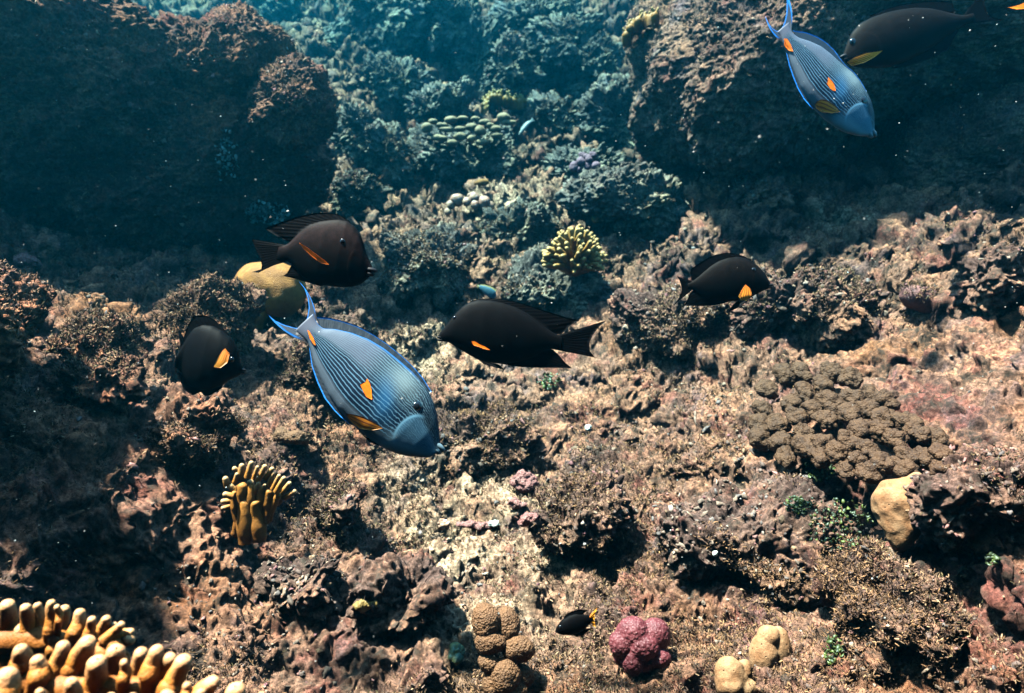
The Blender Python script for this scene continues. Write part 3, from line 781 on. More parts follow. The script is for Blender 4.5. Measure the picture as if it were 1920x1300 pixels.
# -- black brown fish above the yellow boulder coral
f = Fish('dark_surgeonfish', 'black brown fish with orange fin streak, before the yellow boulder coral', (1292, 650), (465, 470), (0, -1), .92, (440, 380), 5.0, .10, GD)
top = [(1296, 640), (1292, 605), (1262, 545), (1232, 470), (1204, 365), (1180, 300), (1125, 225), (1060, 178), (980, 160), (900, 165), (800, 180), (700, 212), (620, 268), (560, 330), (510, 380), (470, 402), (420, 405)]
bot = [(1290, 660), (1272, 690), (1232, 725), (1180, 768), (1100, 792), (1000, 796), (900, 786), (780, 764), (680, 730), (600, 660), (545, 585), (490, 548), (430, 552)]
f.body(top, bot, M_BROWN, 120, 48)
f.strip('dorsal_fin', [(1090, 200), (1030, 170), (980, 160), (900, 165), (800, 180), (700, 212), (620, 268), (560, 330), (515, 372)], [(1080, 180), (1020, 138), (960, 110), (860, 94), (720, 104), (600, 130), (500, 160), (400, 200), (285, 245), (345, 285), (420, 328), (505, 366)], M_BLACKFIN, 80)
f.strip('anal_fin', [(860, 778), (780, 764), (680, 730), (600, 660), (548, 590)], [(800, 784), (700, 756), (600, 726), (520, 704), (452, 690), (490, 665), (515, 620), (540, 570)], M_BLACKFIN, 50)
f.strip('tail_fin', [(480, 398), (470, 430), (462, 470), (470, 510), (490, 552)], [(160, 340), (178, 395), (205, 450), (238, 520), (256, 590), (248, 636), (222, 660), (160, 652)], M_BLACKFIN, 70, 14, tuck=.006)
f.patch('pectoral_fin', [(916, 596), (870, 556), (800, 502), (720, 442), (655, 402), (695, 458), (770, 528), (840, 582)], M_ORANGE, .004, 30, 7, flare=.01)
f.eye((1030, 378), 22); f.lips((1300, 655), 60, M_LIPD)
# -- fish seen nearly end on
f = Fish('dark_surgeonfish', 'rounded black fish seen nearly from behind, with yellow rayed fin, at left', (1366, 784), (1010, 720), (0, -1), 1.05, (0, 434), 2.995, .20, GD)
top = [(1368, 775), (1345, 735), (1332, 660), (1300, 602), (1250, 556), (1195, 530), (1140, 525), (1090, 545), (1055, 590), (1030, 640), (1005, 680)]
bot = [(1364, 790), (1340, 812), (1292, 832), (1240, 870), (1180, 892), (1120, 890), (1070, 870), (1040, 840), (1020, 800), (1000, 770)]
f.body(top, bot, M_DARK, 90, 44, tailw=.4)
f.strip('dorsal_fin', [(1290, 592), (1250, 556), (1195, 530), (1140, 525), (1090, 545), (1055, 590), (1030, 640)], [(1268, 562), (1212, 502), (1150, 470), (1090, 474), (1060, 520), (1040, 570), (1012, 650)], M_BLACKFIN, 50)
f.strip('anal_fin', [(1250, 866), (1180, 892), (1120, 890), (1070, 870), (1040, 840), (1020, 800)], [(1245, 882), (1182, 922), (1150, 926), (1128, 902), (1082, 922), (1035, 892), (985, 780)], M_BLACKFIN, 50)
f.strip('tail_fin', [(1020, 640), (1008, 680), (1005, 720), (1008, 760), (1018, 800)], [(950, 548), (985, 605), (990, 660), (974, 705), (978, 745), (990, 790), (980, 815)], M_UMBER, 50, 10, tuck=.008, bend=-f.side * .03)
f.patch('pectoral_fin', [(1294, 658), (1318, 690), (1312, 735), (1282, 764), (1250, 758), (1262, 722), (1270, 695), (1280, 672)], M_YFIN, .004, 26, 9, flare=.008)
f.eye((1318, 720), 14); f.lips((1368, 785), 22, M_LIPD)
# -- black fish in the middle
f = Fish('dark_surgeonfish', 'long black fish swimming left with swept back fins, centre of the photo', (118, 600), (1290, 650), (0, -1), 1.0, (800, 520), 1920 / 360, .075, GD)
top = [(112, 590), (140, 545), (180, 500), (240, 420), (300, 350), (360, 292), (430, 250), (520, 228), (640, 232), (760, 256), (900, 305), (1000, 360), (1100, 430), (1200, 510), (1290, 570), (1360, 590)]
bot = [(118, 600), (145, 640), (220, 652), (300, 702), (400, 762), (500, 820), (600, 852), (700, 862), (800, 862), (900, 850), (1000, 825), (1100, 780), (1180, 738), (1250, 720), (1330, 722)]
f.body(top, bot, M_DARK, 120, 44)
f.strip('dorsal_fin', [(430, 252), (520, 230), (640, 232), (760, 256), (900, 305), (1000, 360), (1100, 430), (1200, 510), (1290, 572)], [(430, 244), (520, 218), (640, 211), (800, 224), (950, 261), (1100, 309), (1250, 358), (1400, 404), (1530, 434), (1450, 470), (1400, 520), (1345, 572)], M_BLACKFIN, 80)
f.strip('anal_fin', [(700, 862), (800, 862), (900, 850), (1000, 825), (1100, 780), (1180, 738), (1240, 722)], [(760, 868), (850, 888), (950, 900), (1100, 906), (1300, 907), (1455, 912), (1380, 850), (1320, 775), (1262, 724)], M_BLACKFIN, 60)
f.strip('tail_fin', [(1310, 578), (1300, 610), (1290, 650), (1280, 690), (1268, 722)], [(1800, 432), (1720, 500), (1660, 580), (1626, 660), (1632, 740), (1680, 800), (1790, 825)], M_BLACKFIN, 70, 14, tuck=.008)
f.strip('pelvic_fin', [(520, 826), (600, 850), (660, 858)], [(580, 868), (700, 905), (775, 922), (740, 880), (700, 862)], M_BLACKFIN, 30, bend=f.side * .008, y0=f.side * .006)
f.patch('pectoral_fin', [(452, 640), (490, 640), (530, 668), (590, 694), (640, 728), (580, 716), (530, 696), (475, 680)], M_ORANGE, .002, 26, 7, flare=.008)
f.eye((285, 410), 17); f.lips((124, 612), 40, M_LIPD)
# -- black fish at the right
f = Fish('dark_surgeonfish', 'deep bodied black fish facing right over the sunlit slope, yellow fan fin', (1700, 745), (395, 745), (0, -1), 1.15, (1250, 450), 1907 / 220, .085, GD)
top = [(1702, 735), (1660, 660), (1590, 540), (1500, 440), (1400, 360), (1280, 300), (1150, 275), (1000, 290), (850, 340), (720, 420), (600, 520), (500, 610), (420, 675), (340, 705)]
bot = [(1700, 760), (1670, 790), (1580, 822), (1450, 890), (1330, 952), (1200, 990), (1050, 1000), (900, 1000), (760, 985), (620, 940), (500, 870), (420, 815), (340, 800)]
f.body(top, bot, M_UMBER, 110, 44)
f.strip('dorsal_fin', [(1420, 372), (1280, 300), (1150, 275), (1000, 290), (850, 340), (720, 420), (600, 520), (500, 610), (430, 668)], [(1400, 345), (1250, 262), (1100, 222), (960, 214), (800, 240), (640, 310), (500, 400), (400, 470), (376, 530), (396, 580), (402, 660)], M_BLACKFIN, 70)
f.strip('anal_fin', [(1050, 1000), (900, 1000), (760, 985), (620, 940), (500, 870), (430, 820)], [(1000, 1010), (850, 1050), (700, 1072), (500, 1078), (280, 1068), (340, 980), (370, 880), (412, 836)], M_BLACKFIN, 60)
f.strip('tail_fin', [(415, 672), (400, 710), (392, 745), (396, 780), (412, 818)], [(165, 590), (210, 660), (236, 740), (246, 800), (236, 870), (190, 960), (95, 1078)], M_BLACKFIN, 60, 12, tuck=.006)
f.strip('pelvic_fin', [(1330, 952), (1240, 984), (1160, 995)], [(1250, 1010), (1130, 1100), (940, 1190), (1000, 1090), (1090, 1000)], M_BLACKFIN, 30, bend=f.side * .01, y0=f.side * .008)
f.patch('pectoral_fin', [(1235, 740), (1300, 790), (1325, 870), (1310, 950), (1240, 1000), (1150, 985), (1120, 930), (1170, 830)], M_YFIN, .003, 28, 9, flare=.012)
f.eye((1385, 495), 30); f.lips((1704, 752), 60, M_LIPD)
# -- dark fish under the ledge
f = Fish('dark_surgeonfish', 'dark umber fish with amber fan fin under the ledge, behind the upper striped fish', (665, 400), (1480, 150), (0, -1), 1.55, (1400, 0), 1920 / 520, .085, GD)
top = [(664, 390), (676, 350), (692, 300), (722, 232), (782, 165), (860, 125), (960, 92), (1060, 70), (1160, 58), (1260, 62), (1350, 80), (1430, 100), (1500, 110), (1560, 95)]
bot = [(668, 410), (690, 440), (760, 466), (880, 472), (1000, 462), (1100, 430), (1200, 380), (1300, 320), (1390, 250), (1470, 195), (1530, 165), (1580, 145)]
f.body(top, bot, M_UMBER, 100, 44)
f.strip('dorsal_fin', [(860, 125), (960, 92), (1060, 70), (1160, 58), (1260, 62), (1350, 80), (1430, 100)], [(850, 112), (950, 66), (1060, 36), (1180, 16), (1300, 4), (1420, 10), (1445, 85)], M_BLACKFIN, 60)
f.strip('anal_fin', [(1000, 462), (1100, 430), (1200, 380), (1300, 320), (1390, 250), (1460, 200)], [(1020, 476), (1140, 452), (1260, 410), (1400, 345), (1430, 270), (1470, 205)], M_BLACKFIN, 50)
f.strip('tail_fin', [(1500, 108), (1508, 125), (1514, 140), (1520, 155), (1526, 168)], [(1640, -70), (1640, -10), (1650, 40), (1668, 85), (1700, 120), (1770, 140)], M_BLACKFIN, 50, 12, tuck=.008)
f.patch('pectoral_fin', [(690, 436), (730, 412), (790, 396), (850, 398), (885, 396), (845, 428), (790, 455), (720, 462)], M_YFIN, .003, 28, 9, flare=.012)
f.eye((724, 300), 20); f.lips((664, 404), 34, M_LIPD)
# -- the fish of which only a fin reaches into the frame
f = Fish('dark_surgeonfish', 'dark fish at the top right corner showing only its orange fin', (1905, -40), (2060, -70), (0, -1), 1.3, (0, 0), 1.0, .085, GD)
f.body([(1904, -42), (1915, -62), (1940, -88), (1980, -102), (2020, -92), (2050, -78), (2070, -76)], [(1905, -36), (1925, -18), (1960, -6), (2000, -14), (2040, -52), (2070, -62)], M_DARK, 70, 32)
f.strip('dorsal_fin', [(1930, -80), (1980, -102), (2020, -92), (2048, -79)], [(1930, -92), (1985, -118), (2060, -122), (2050, -84)], M_BLACKFIN, 30)
f.strip('tail_fin', [(2062, -78), (2064, -70), (2064, -62)], [(2120, -110), (2098, -70), (2118, -30)], M_BLACKFIN, 30, 10)
f.patch('pectoral_fin', [(1934, -12), (1922, 4), (1905, 12), (1884, 18), (1900, 22), (1918, 20), (1935, 12), (1944, -4)], M_ORANGE, .004, 20, 7, flare=.004)
f.eye((1918, -60), 4)
# -- small fish
f = Fish('small_reef_fish', 'tiny blue fish peeping out above the back of the long black fish', (660, 230), (520, 95), (1, -1), 1.9, (800, 520), 1920 / 360, .10, None)
f.body([(668, 225), (700, 190), (690, 140), (650, 110), (590, 88), (540, 80), (516, 84)], [(660, 235), (640, 215), (600, 185), (560, 150), (530, 120), (514, 100)], M_BLUEF, 40, 24)
f.strip('tail_fin', [(524, 84), (518, 92), (518, 104)], [(508, 66), (500, 90), (506, 112)], M_TAN, 16, 5, tuck=.003)
f.strip('dorsal_fin', [(690, 140), (650, 110), (590, 88), (540, 80)], [(700, 120), (655, 92), (590, 72), (530, 68)], M_TAN, 24, 5)
f.eye((665, 200), 6)
f = Fish('small_reef_fish', 'small black fish with a yellow tail over the sandy hollow at the bottom', (1205, 950), (1395, 870), (0, -1), .82, (640, 868), 3.0, .13, None)
f.body([(1204, 945), (1215, 915), (1240, 885), (1280, 858), (1320, 848), (1360, 852), (1395, 858), (1410, 860)], [(1206, 955), (1240, 968), (1290, 970), (1330, 960), (1370, 935), (1400, 905), (1412, 890)], M_DARK, 50, 28)
f.strip('tail_fin', [(1398, 858), (1400, 870), (1402, 882), (1400, 900)], [(1440, 815), (1425, 850), (1422, 885), (1430, 925)], M_YFIN, 20, 6, tuck=.004)
f.strip('dorsal_fin', [(1250, 878), (1280, 858), (1320, 848), (1360, 852)], [(1255, 862), (1290, 838), (1340, 824), (1385, 828)], M_BLACKFIN, 24, 5)
f.strip('anal_fin', [(1300, 968), (1340, 955), (1375, 932)], [(1320, 978), (1365, 968), (1400, 935)], M_BLACKFIN, 20, 5)
f.eye((1232, 918), 8)
f = Fish('small_reef_fish', 'slim pale fish pointing down left on the hazy slope below the yellow coral arc', (965, 465), (1070, 340), (-1, -1), 3.3, (780, 160), 5.0, .09, None)
f.body([(962, 462), (985, 410), (1020, 365), (1050, 340), (1075, 328)], [(968, 470), (1000, 450), (1035, 410), (1065, 370), (1085, 345)], M_GREYF, 36, 20)
f.strip('tail_fin', [(1070, 330), (1078, 336), (1084, 344)], [(1092, 300), (1098, 318), (1112, 330)], M_GREYF, 16, 5, tuck=.003)
f.strip('dorsal_fin', [(985, 410), (1020, 365), (1050, 340)], [(975, 400), (1010, 355), (1048, 326)], M_GREYF, 16, 5)
f.eye((980, 448), 4)
# ------------------------------------------------------------------ corals, sponges and algae
def finger_material(name, low, mid, tip):
    m, t, b = nodes(name)
    a = N(t, 'Attribute', attribute_name='tip'); tc = N(t, 'TexCoord')
    n = noise(t, tc.outputs['Object'], 90, 4, .6)
    f = mth(t, 'ADD', a.outputs['Fac'], mth(t, 'MULTIPLY', mth(t, 'SUBTRACT', n, .5), .25))
    c = ramp(t, f, [(0.05, low), (0.50, mid), (0.80, tuple(.55 * x + .45 * y for x, y in zip(mid, tip))), (1.0, tip)])
    n2 = noise(t, tc.outputs['Object'], 500, 2, .5)
    c = mix(t, 1.0, c, ramp(t, n2, [(.3, .72), (.7, 1.15)]), 'MULTIPLY')
    t.links.new(c, b.inputs['Base Color']); b.inputs['Roughness'].default_value = .6; b.inputs['Specular IOR Level'].default_value = .25
    b.inputs['Subsurface Weight'].default_value = .0
    bump(t, b, mth(t, 'ADD', n2, mth(t, 'MULTIPLY', n, 1.5)), .45, .002)
    return m
M_FIRE = finger_material('fire_coral', (0.16, 0.045, 0.006), (0.44, 0.145, 0.022), (0.50, 0.26, 0.125))
M_FIREY = finger_material('yellow_fire_coral', (0.10, 0.036, 0.005), (0.36, 0.130, 0.014), (0.46, 0.25, 0.09))

def finger(path, radii, tip0=0.0, tip1=1.0, nm=14, seed=0, lump=.10):
    """rounded coral finger along a path of points"""
    P = np.array(path, float); r = np.array(radii, float)
    n = 16
    t = np.linspace(0, 1, len(P)); tt = np.linspace(0, 1, n)
    Q = np.stack([np.interp(tt, t, P[:, k]) for k in range(3)], 1); rr = np.interp(tt, t, r)
    for _ in range(2): Q[1:-1] = (Q[:-2] + 2 * Q[1:-1] + Q[2:]) / 4
    ax = Q[-1] - Q[-2]; ax /= np.linalg.norm(ax)
    cap = np.linspace(0, 1, 6)[1:] * np.pi / 2
    Qc = Q[-1] + ax * (np.sin(cap) * rr[-1])[:, None]; rc = rr[-1] * np.cos(cap) + 1e-5
    Qa = np.concatenate([Q, Qc]); ra = np.concatenate([rr, rc]); ta = np.concatenate([tt * .9, np.linspace(.9, 1.0, 6)[1:]])
    T = np.gradient(Qa, axis=0); T[n:] = ax; T /= np.linalg.norm(T, axis=1, keepdims=True)
    ref = np.array([.3, .9, .2]); U = np.cross(T, ref); U /= np.linalg.norm(U, axis=1, keepdims=True); W = np.cross(T, U)
    a = np.linspace(0, 2 * np.pi, nm, endpoint=False)
    D = U[:, None] * np.cos(a)[None, :, None] + W[:, None] * np.sin(a)[None, :, None]
    V = (Qa[:, None] + D * ra[:, None, None]).reshape(-1, 3)
    rm = float(r.mean())
    V = V + D.reshape(-1, 3) * (vnoise(V, rm * 2.2, seed) * rm * lump + vnoise(V, rm * .8, seed + 1) * rm * lump * .4)[:, None]
    k = len(Qa); i = np.arange(k * nm).reshape(k, nm); j = np.roll(i, -1, 1)
    F4 = np.stack([i[:-1], j[:-1], j[1:], i[1:]], 2).reshape(-1, 4)
    tip = np.repeat(tip0 + (tip1 - tip0) * ta, nm)
    return V, F4, tip
def join3(parts):
    V = []; Q = []; T = []; k = 0
    for p, q, t in parts: V.append(p); Q.append(q + k); T.append(t); k += len(p)
    return np.concatenate(V), np.concatenate(Q), np.concatenate(T)
def thing(name, label, cat, loc, group=None):
    o = bpy.data.objects.new(name, None); col.objects.link(o); o.location = tuple(loc); o.empty_display_size = .03
    return tag(o, label, cat, group)
def part(name, V, Q, mat, root, attrs=None):
    o = mesh_np(name, V - np.array(root.location), Q, mat, root, attrs=attrs)
    return o
def bpt(org, k, depth):
    def f(x, y, dd=0.0): return PD(org[0] + x / k, org[1] + y / k, depth + dd)
    return f
GF = 'finger corals'
# --- the big finger coral in the near corner; (tip x, y, radius, root x, y, row)
rows_ = [(40, 775, 42, 15, 980, 0), (145, 795, 33, 155, 960, 0), (213, 785, 27, 225, 950, 0), (290, 770, 29, 280, 960, 0), (360, 800, 33, 310, 960, 0), (448, 825, 32, 415, 970, 0),
         (515, 868, 24, 490, 980, 0), (597, 860, 28, 540, 980, 0), (680, 895, 24, 575, 1010, 0), (735, 935, 24, 625, 980, 0), (725, 965, 38, 610, 1020, 0), (125, 905, 42, 110, 1010, 0), (400, 945, 28, 370, 1040, 0),
         (322, 800, 16, 330, 900, 0), (640, 900, 20, 580, 980, 0),
         (115, 1020, 46, 115, 1150, 1), (215, 1085, 42, 215, 1220, 1), (352, 1005, 44, 275, 1230, 1), (490, 975, 52, 400, 1180, 1), (648, 1025, 58, 610, 1210, 1), (545, 1090, 54, 510, 1310, 1), (792, 1040, 46, 745, 1290, 1),
         (880, 1028, 44, 835, 1210, 1), (955, 1075, 40, 890, 1190, 1), (1030, 1085, 50, 945, 1290, 1), (400, 1210, 46, 395, 1370, 2), (1195, 1205, 46, 1080, 1350, 2), (1320, 1245, 58, 1295, 1420, 2), (935, 1285, 46, 925, 1400, 2),
         (45, 1155, 60, 5, 1340, 2), (745, 1300, 32, 745, 1400, 2), (1050, 1235, 24, 1035, 1330, 2), (700, 1105, 27, 690, 1230, 1), (1200, 1320, 34, 1180, 1420, 2), (1468, 1290, 20, 1460, 1400, 2), (1600, 1300, 15, 1590, 1400, 2),
         (225, 1270, 26, 240, 1370, 2), (1130, 1270, 30, 1060, 1380, 2), (885, 1140, 26, 850, 1250, 1), (300, 965, 30, 300, 1060, 0), (620, 1300, 34, 600, 1420, 2)]
dep = {0: .64, 1: .55, 2: .50}
g0 = bpt((0, 868), 3.0, 0)
root = thing('finger_coral', 'large orange finger coral with cream tips in the near lower left corner', 'coral', PD(180, 1330, .56), GF)
bs = []
for i_, (tx, ty, r, rx, ry, rw) in enumerate(rows_):
    d = dep[rw] + rng.uniform(-.012, .012); m_ = d / F_PX / 3.0
    d2 = d + rng.uniform(-.008, .012)
    p0 = g0(rx, ry, d2); p1 = g0(tx, ty + r * .8, d)
    mid = (p0 + p1) / 2 + C_R * rng.uniform(-.1, .1) * r * m_ + C_F * .003
    V, Q, tp = finger([p0, mid, p1], [r * 1.28 * m_, r * 1.18 * m_, r * .90 * m_], .16, 1.0, 22, i_ * 3, .14)
    part('branch', V, Q, M_FIRE, root, {'tip': tp})
    dn = g0(rx + rng.uniform(-25, 25), ry + 150, d2 + .02)
    bs.append(finger([dn, p0 + (p1 - p0) * .12], [r * 1.5 * m_, r * 1.25 * m_], .0, .30, 14, i_ * 3 + 1, .12))
for (x0, y0, x1, y1, d) in [(0, 960, 330, 960, .645), (330, 990, 640, 1010, .645), (0, 1180, 300, 1210, .56), (260, 1230, 520, 1220, .56), (520, 1250, 960, 1250, .556), (900, 1390, 1320, 1440, .51), (0, 1370, 900, 1420, .51), (560, 1060, 640, 1000, .63)]:
    bs.append(finger([g0(x0, y0 + 40, d), g0((x0 + x1) / 2, (y0 + y1) / 2 + 40, d), g0(x1, y1 + 40, d)], [.011, .013, .010], .05, .3, 14, int(x0), .2))
    bs.append(finger([g0(x0, y0 + 130, d + .01), g0((x0 + x1) / 2, (y0 + y1) / 2 + 130, d + .01), g0(x1, y1 + 130, d + .01)], [.015, .018, .015], .0, .15, 14, int(x0) + 7, .2))
V, Q, tp = join3(bs); part('base', V, Q, M_FIRE, root, {'tip': tp})
# --- the small fan of finger coral on the shaded slope
gp = ground(470, 1000); d0 = float(gp @ C_F) - .055
g0 = bpt((400, 840), 1300 / 180, d0)
root = thing('finger_coral', 'small orange brown finger coral fan standing on the shaded slope above the big corner one', 'coral', PD(470, 1000, d0), GF)
fl = [(165, 400, 45, 200, 520), (320, 345, 34, 290, 470), (385, 225, 45, 370, 420), (290, 265, 38, 340, 330), (515, 190, 40, 460, 400), (597, 250, 30, 545, 430), (700, 235, 36, 600, 450), (795, 270, 34, 700, 420),
      (820, 330, 30, 740, 520), (890, 365, 30, 800, 560), (955, 395, 36, 850, 600), (905, 468, 28, 860, 620), (1030, 465, 36, 900, 640), (1095, 575, 36, 960, 680), (235, 500, 50, 290, 590), (165, 610, 42, 260, 660), (135, 705, 40, 240, 720), (130, 800, 32, 230, 790),
      (500, 450, 60, 480, 620), (610, 465, 36, 560, 620), (700, 500, 36, 690, 640)]
fr = []
for i_, (tx, ty, r, rx, ry) in enumerate(fl):
    d = rng.uniform(-.012, .02); m_ = d0 / F_PX / (1300 / 180)
    V, Q, tp = finger([g0(rx, ry, d + .005), g0(tx, ty + r * .5, d)], [r * 1.15 * m_, r * .9 * m_], .25, 1.0, 14, 60 + i_, .08)
    part('branch', V, Q, M_FIRE, root, {'tip': tp})
for (x0, y0, x1, y1, x2, y2, r) in [(330, 1080, 280, 850, 290, 620, 62), (420, 1060, 400, 800, 400, 520, 95), (520, 1080, 500, 800, 520, 540, 90), (640, 1060, 620, 800, 640, 560, 80), (720, 1020, 730, 780, 760, 600, 72), (760, 980, 820, 780, 880, 640, 58), (270, 720, 330, 650, 420, 520, 60), (440, 1290, 430, 1080, 430, 760, 130), (280, 1200, 320, 1060, 370, 800, 75), (620, 1260, 600, 1060, 580, 780, 120)]:
    m_ = d0 / F_PX / (1300 / 180); dd_ = rng.uniform(0, .015)
    fr.append(finger([g0(x0, y0, .012 + dd_), g0(x1, y1, .01 + dd_), g0(x2, y2, .006 + dd_)], [r * .62 * m_, r * .85 * m_, r * .62 * m_], .0, .38, 16, int(x0), .32))
_m = d0 / F_PX / (1300 / 180)
for (x, y, rx, ry) in [(430, 640, 190, 170), (560, 700, 230, 170), (800, 690, 150, 110), (430, 820, 90, 150), (600, 830, 100, 140)]:
    V, Q = csphere(24); V = (V * np.array([rx * _m, .006, ry * _m])) @ np.stack([C_R, C_F, C_U], 0) + g0(x, y, .016)
    V = V + C_F * (vnoise(V, .012, 9) * .002)[:, None]
    fr.append((V, Q, np.full(len(V), .10)))
V, Q, tp = join3(fr); part('base', V, Q, M_FIRE, root, {'tip': tp})
# --- the bushy yellow one in the middle distance and its far kin
def bush(name, label, px, py, wpx, hpx, nf, mat, seed, parts=True, arc=None, dd=0.0):
    r_ = np.random.default_rng(seed)
    gp = ground(px, py + hpx * .5); d = float(gp @ C_F) + dd; m_ = d / F_PX
    base = PD(px, py + hpx * .5, d + .02)
    root = thing(name, label, 'coral', base, GF) if parts else None
    fs = []; st = []
    for i_ in range(nf):
        u = (i_ + .5) / nf
        th = math.acos(1 - 1.02 * u); ph = i_ * 2.39996 + r_.uniform(-.3, .3)
        dirv = np.array([math.sin(th) * math.cos(ph), math.sin(th) * math.sin(ph), math.cos(th) + .12])
        R0 = np.array([wpx * .5, wpx * .42, hpx * .92]) * m_
        c0 = base.copy()
        if arc is not None: c0 = base + C_R * r_.uniform(-.5, .5) * arc * m_
        end = c0 + dirv * R0 * r_.uniform(.86, 1.06)
        a = c0 + dirv * R0 * .45
        fr_ = wpx * .036 * m_ * r_.uniform(.8, 1.2)
        md = a + (end - a) * .55 + r_.normal(size=3) * fr_ * .3
        V, Q, tp = finger([c0 + dirv * R0 * .25, a, md, end], [fr_ * 1.8, fr_ * 1.4, fr_ * 1.05, fr_ * .85], .05, 1.0, 10, seed + i_, .12)
        bits = [(V, Q, tp)]
        if r_.random() < .55:
            sdv = np.cross(dirv, r_.normal(size=3)); sdv /= np.linalg.norm(sdv)
            e2 = md + (end - md) * .9 + sdv * fr_ * 3.0
            bits.append(finger([md - dirv * fr_, e2], [fr_ * 1.0, fr_ * .8], .55, 1.0, 10, seed + 500 + i_, .12))
        if parts: V, Q, tp = join3(bits); part('branch', V, Q, mat, root, {'tip': tp})
        else: st += bits
        st.append(finger([c0 - np.array([0, 0, hpx * .1 * m_]), c0 + dirv * R0 * .5], [fr_ * 2.6, fr_ * 1.9], .0, .15, 8, seed + i_, .2))
    V, Q, tp = join3(st)
    if parts: part('base', V, Q, mat, root, {'tip': tp})
    else:
        o = mesh_np(name, V, Q, mat, attrs={'tip': tp}); recenter(o, base); tag(o, label, 'coral', GF)
bush('finger_coral', 'bushy yellow finger coral on the rocks behind the long black fish, middle distance', 1076, 464, 116, 76, 74, M_FIREY, 11, dd=-.05)
def arc_bush(label, pts, r_px, seed, depth=None):
    r_ = np.random.default_rng(seed); st = []
    P = np.array(pts, float)
    for a, b_ in zip(P[:-1], P[1:]):
        n_ = max(2, int(np.linalg.norm(b_ - a) / (r_px * .55)))
        for q_ in range(n_):
            x, y = a + (b_ - a) * (q_ + r_.random()) / n_
            d = (depth or float(ground(x, y + 8) @ C_F) - .06) ; m_ = d / F_PX
            o_ = PD(x, y + r_px * .7, d + r_.uniform(-.03, .05))
            for k_ in range(2):
                e = o_ + (C_R * r_.uniform(-.8, .8) + C_U * r_.uniform(.6, 1.4) - C_F * r_.uniform(-.3, .9)) * r_px * m_
                st.append(finger([o_, e], [r_px * .34 * m_, r_px * .20 * m_], .2, 1.0, 8, seed + q_, .12))
            st.append(finger([PD(x, y + r_px * 2.2, d + .03), o_], [r_px * .9 * m_, r_px * .8 * m_], 0, .3, 8, seed + q_, .2))
    V, Q, tp = join3(st); o = mesh_np('finger_coral', V, Q, M_FIREY, attrs={'tip': tp}); recenter(o, V.mean(0)); tag(o, label, 'coral', GF)
arc_bush('far small yellow finger coral curving in an arc over blue shade, top centre', [(908, 205), (910, 188), (925, 175), (945, 178), (965, 184), (986, 184)], 9, 21)
arc_bush('yellow finger coral tuft clinging to the left shoulder of the reef ledge', [(1174, 62), (1180, 48), (1192, 36), (1205, 28), (1220, 28), (1232, 22)], 10, 22)
# --- rounded lobes
def lump_material(name, c, c2, spots=None, ns=60, rough=.7, bs=.5, spot_scale=260.0):
    m, t, b = nodes(name)
    tc = N(t, 'TexCoord'); co = tc.outputs['Object']
    k = mix(t, ramp(t, noise(t, co, ns, 5, .6), [(.38, 0.0), (.62, 1.0)]), c, c2)
    vo = N(t, 'TexVoronoi'); vo.inputs['Scale'].default_value = spot_scale; t.links.new(co, vo.inputs['Vector'])
    if spots: k = mix(t, ramp(t, vo.outputs['Distance'], [(.18, .75), (.36, 0.0)]), k, spots)
    t.links.new(k, b.inputs['Base Color']); b.inputs['Roughness'].default_value = rough; b.inputs['Specular IOR Level'].default_value = .25
    bump(t, b, mth(t, 'ADD', noise(t, co, 160, 4, .6), mth(t, 'MULTIPLY', vo.outputs['Distance'], -.8)), bs, .004)
    return m
M_CAUL = lump_material('brown_cauliflower_coral', (.036, .0125, .0048), (.064, .024, .0095), (.115, .050, .022), 50, .75, .7)
M_KNOB = lump_material('brown_knob_coral', (.088, .033, .014), (.145, .056, .023), (.21, .098, .048), 45, .7, .8, 300)
M_PINK = lump_material('pink_coral', (.085, .013, .016), (.125, .022, .026), (.22, .08, .08), 40, .6, .4, 220)
M_CREAM = lump_material('cream_sponge', (.22, .105, .046), (.29, .16, .085), None, 30, .6, .25, 90)
def sponge_material(name, c, c2, silt):
    m, t, b = nodes(name); tc = N(t, 'TexCoord'); co = tc.outputs['Object']
    k = mix(t, ramp(t, noise(t, co, 28, 6, .65), [(.36, 0.0), (.62, 1.0)]), c, c2)
    k = mix(t, ramp(t, noise(t, co, 17, 7, .7), [(.54, 0.0), (.66, .8)]), k, silt)
    vo = N(t, 'TexVoronoi'); vo.inputs['Scale'].default_value = 95; t.links.new(co, vo.inputs['Vector'])
    pit = ramp(t, vo.outputs['Distance'], [(.05, 1.0), (.16, 0.0)])
    k = mix(t, mth(t, 'MULTIPLY', pit, .7), k, tuple(.35 * x for x in silt))
    k = mix(t, 1.0, k, ramp(t, noise(t, co, 260, 4, .7), [(.3, .7), (.7, 1.2)]), 'MULTIPLY')
    t.links.new(k, b.inputs['Base Color']); b.inputs['Roughness'].default_value = .8; b.inputs['Specular IOR Level'].default_value = .15
    bump(t, b, mth(t, 'ADD', mth(t, 'MULTIPLY', pit, -.8), noise(t, co, 130, 6, .7)), .6, .004)
    return m
M_CREAM = sponge_material('cream_sponge', (.24, .092, .040), (.34, .165, .085), (.16, .080, .045))
M_YBOULD = lump_material('yellow_boulder_coral', (.19, .058, .010), (.29, .098, .018), None, 34, .75, .45, 330)
M_PEACH = lump_material('peach_lobe_coral', (.30, .11, .075), (.36, .18, .11), (.42, .28, .24), 30, .6, .3, 60)
M_MAUVE = lump_material('mauve_soft_coral', (.11, .052, .072), (.16, .082, .10), None, 60, .8, .6)
M_RIDGE = lump_material('ridged_brown_coral', (.17, .10, .055), (.25, .15, .08), None, 20, .8, .4)
M_YKNOB = lump_material('yellow_knob_coral', (.16, .085, .022), (.22, .12, .035), None, 40, .6, .3)
M_RED = lump_material('red_coral_chip', (.17, .050, .045), (.24, .085, .072), (.34, .20, .17), 90, .7, .6)
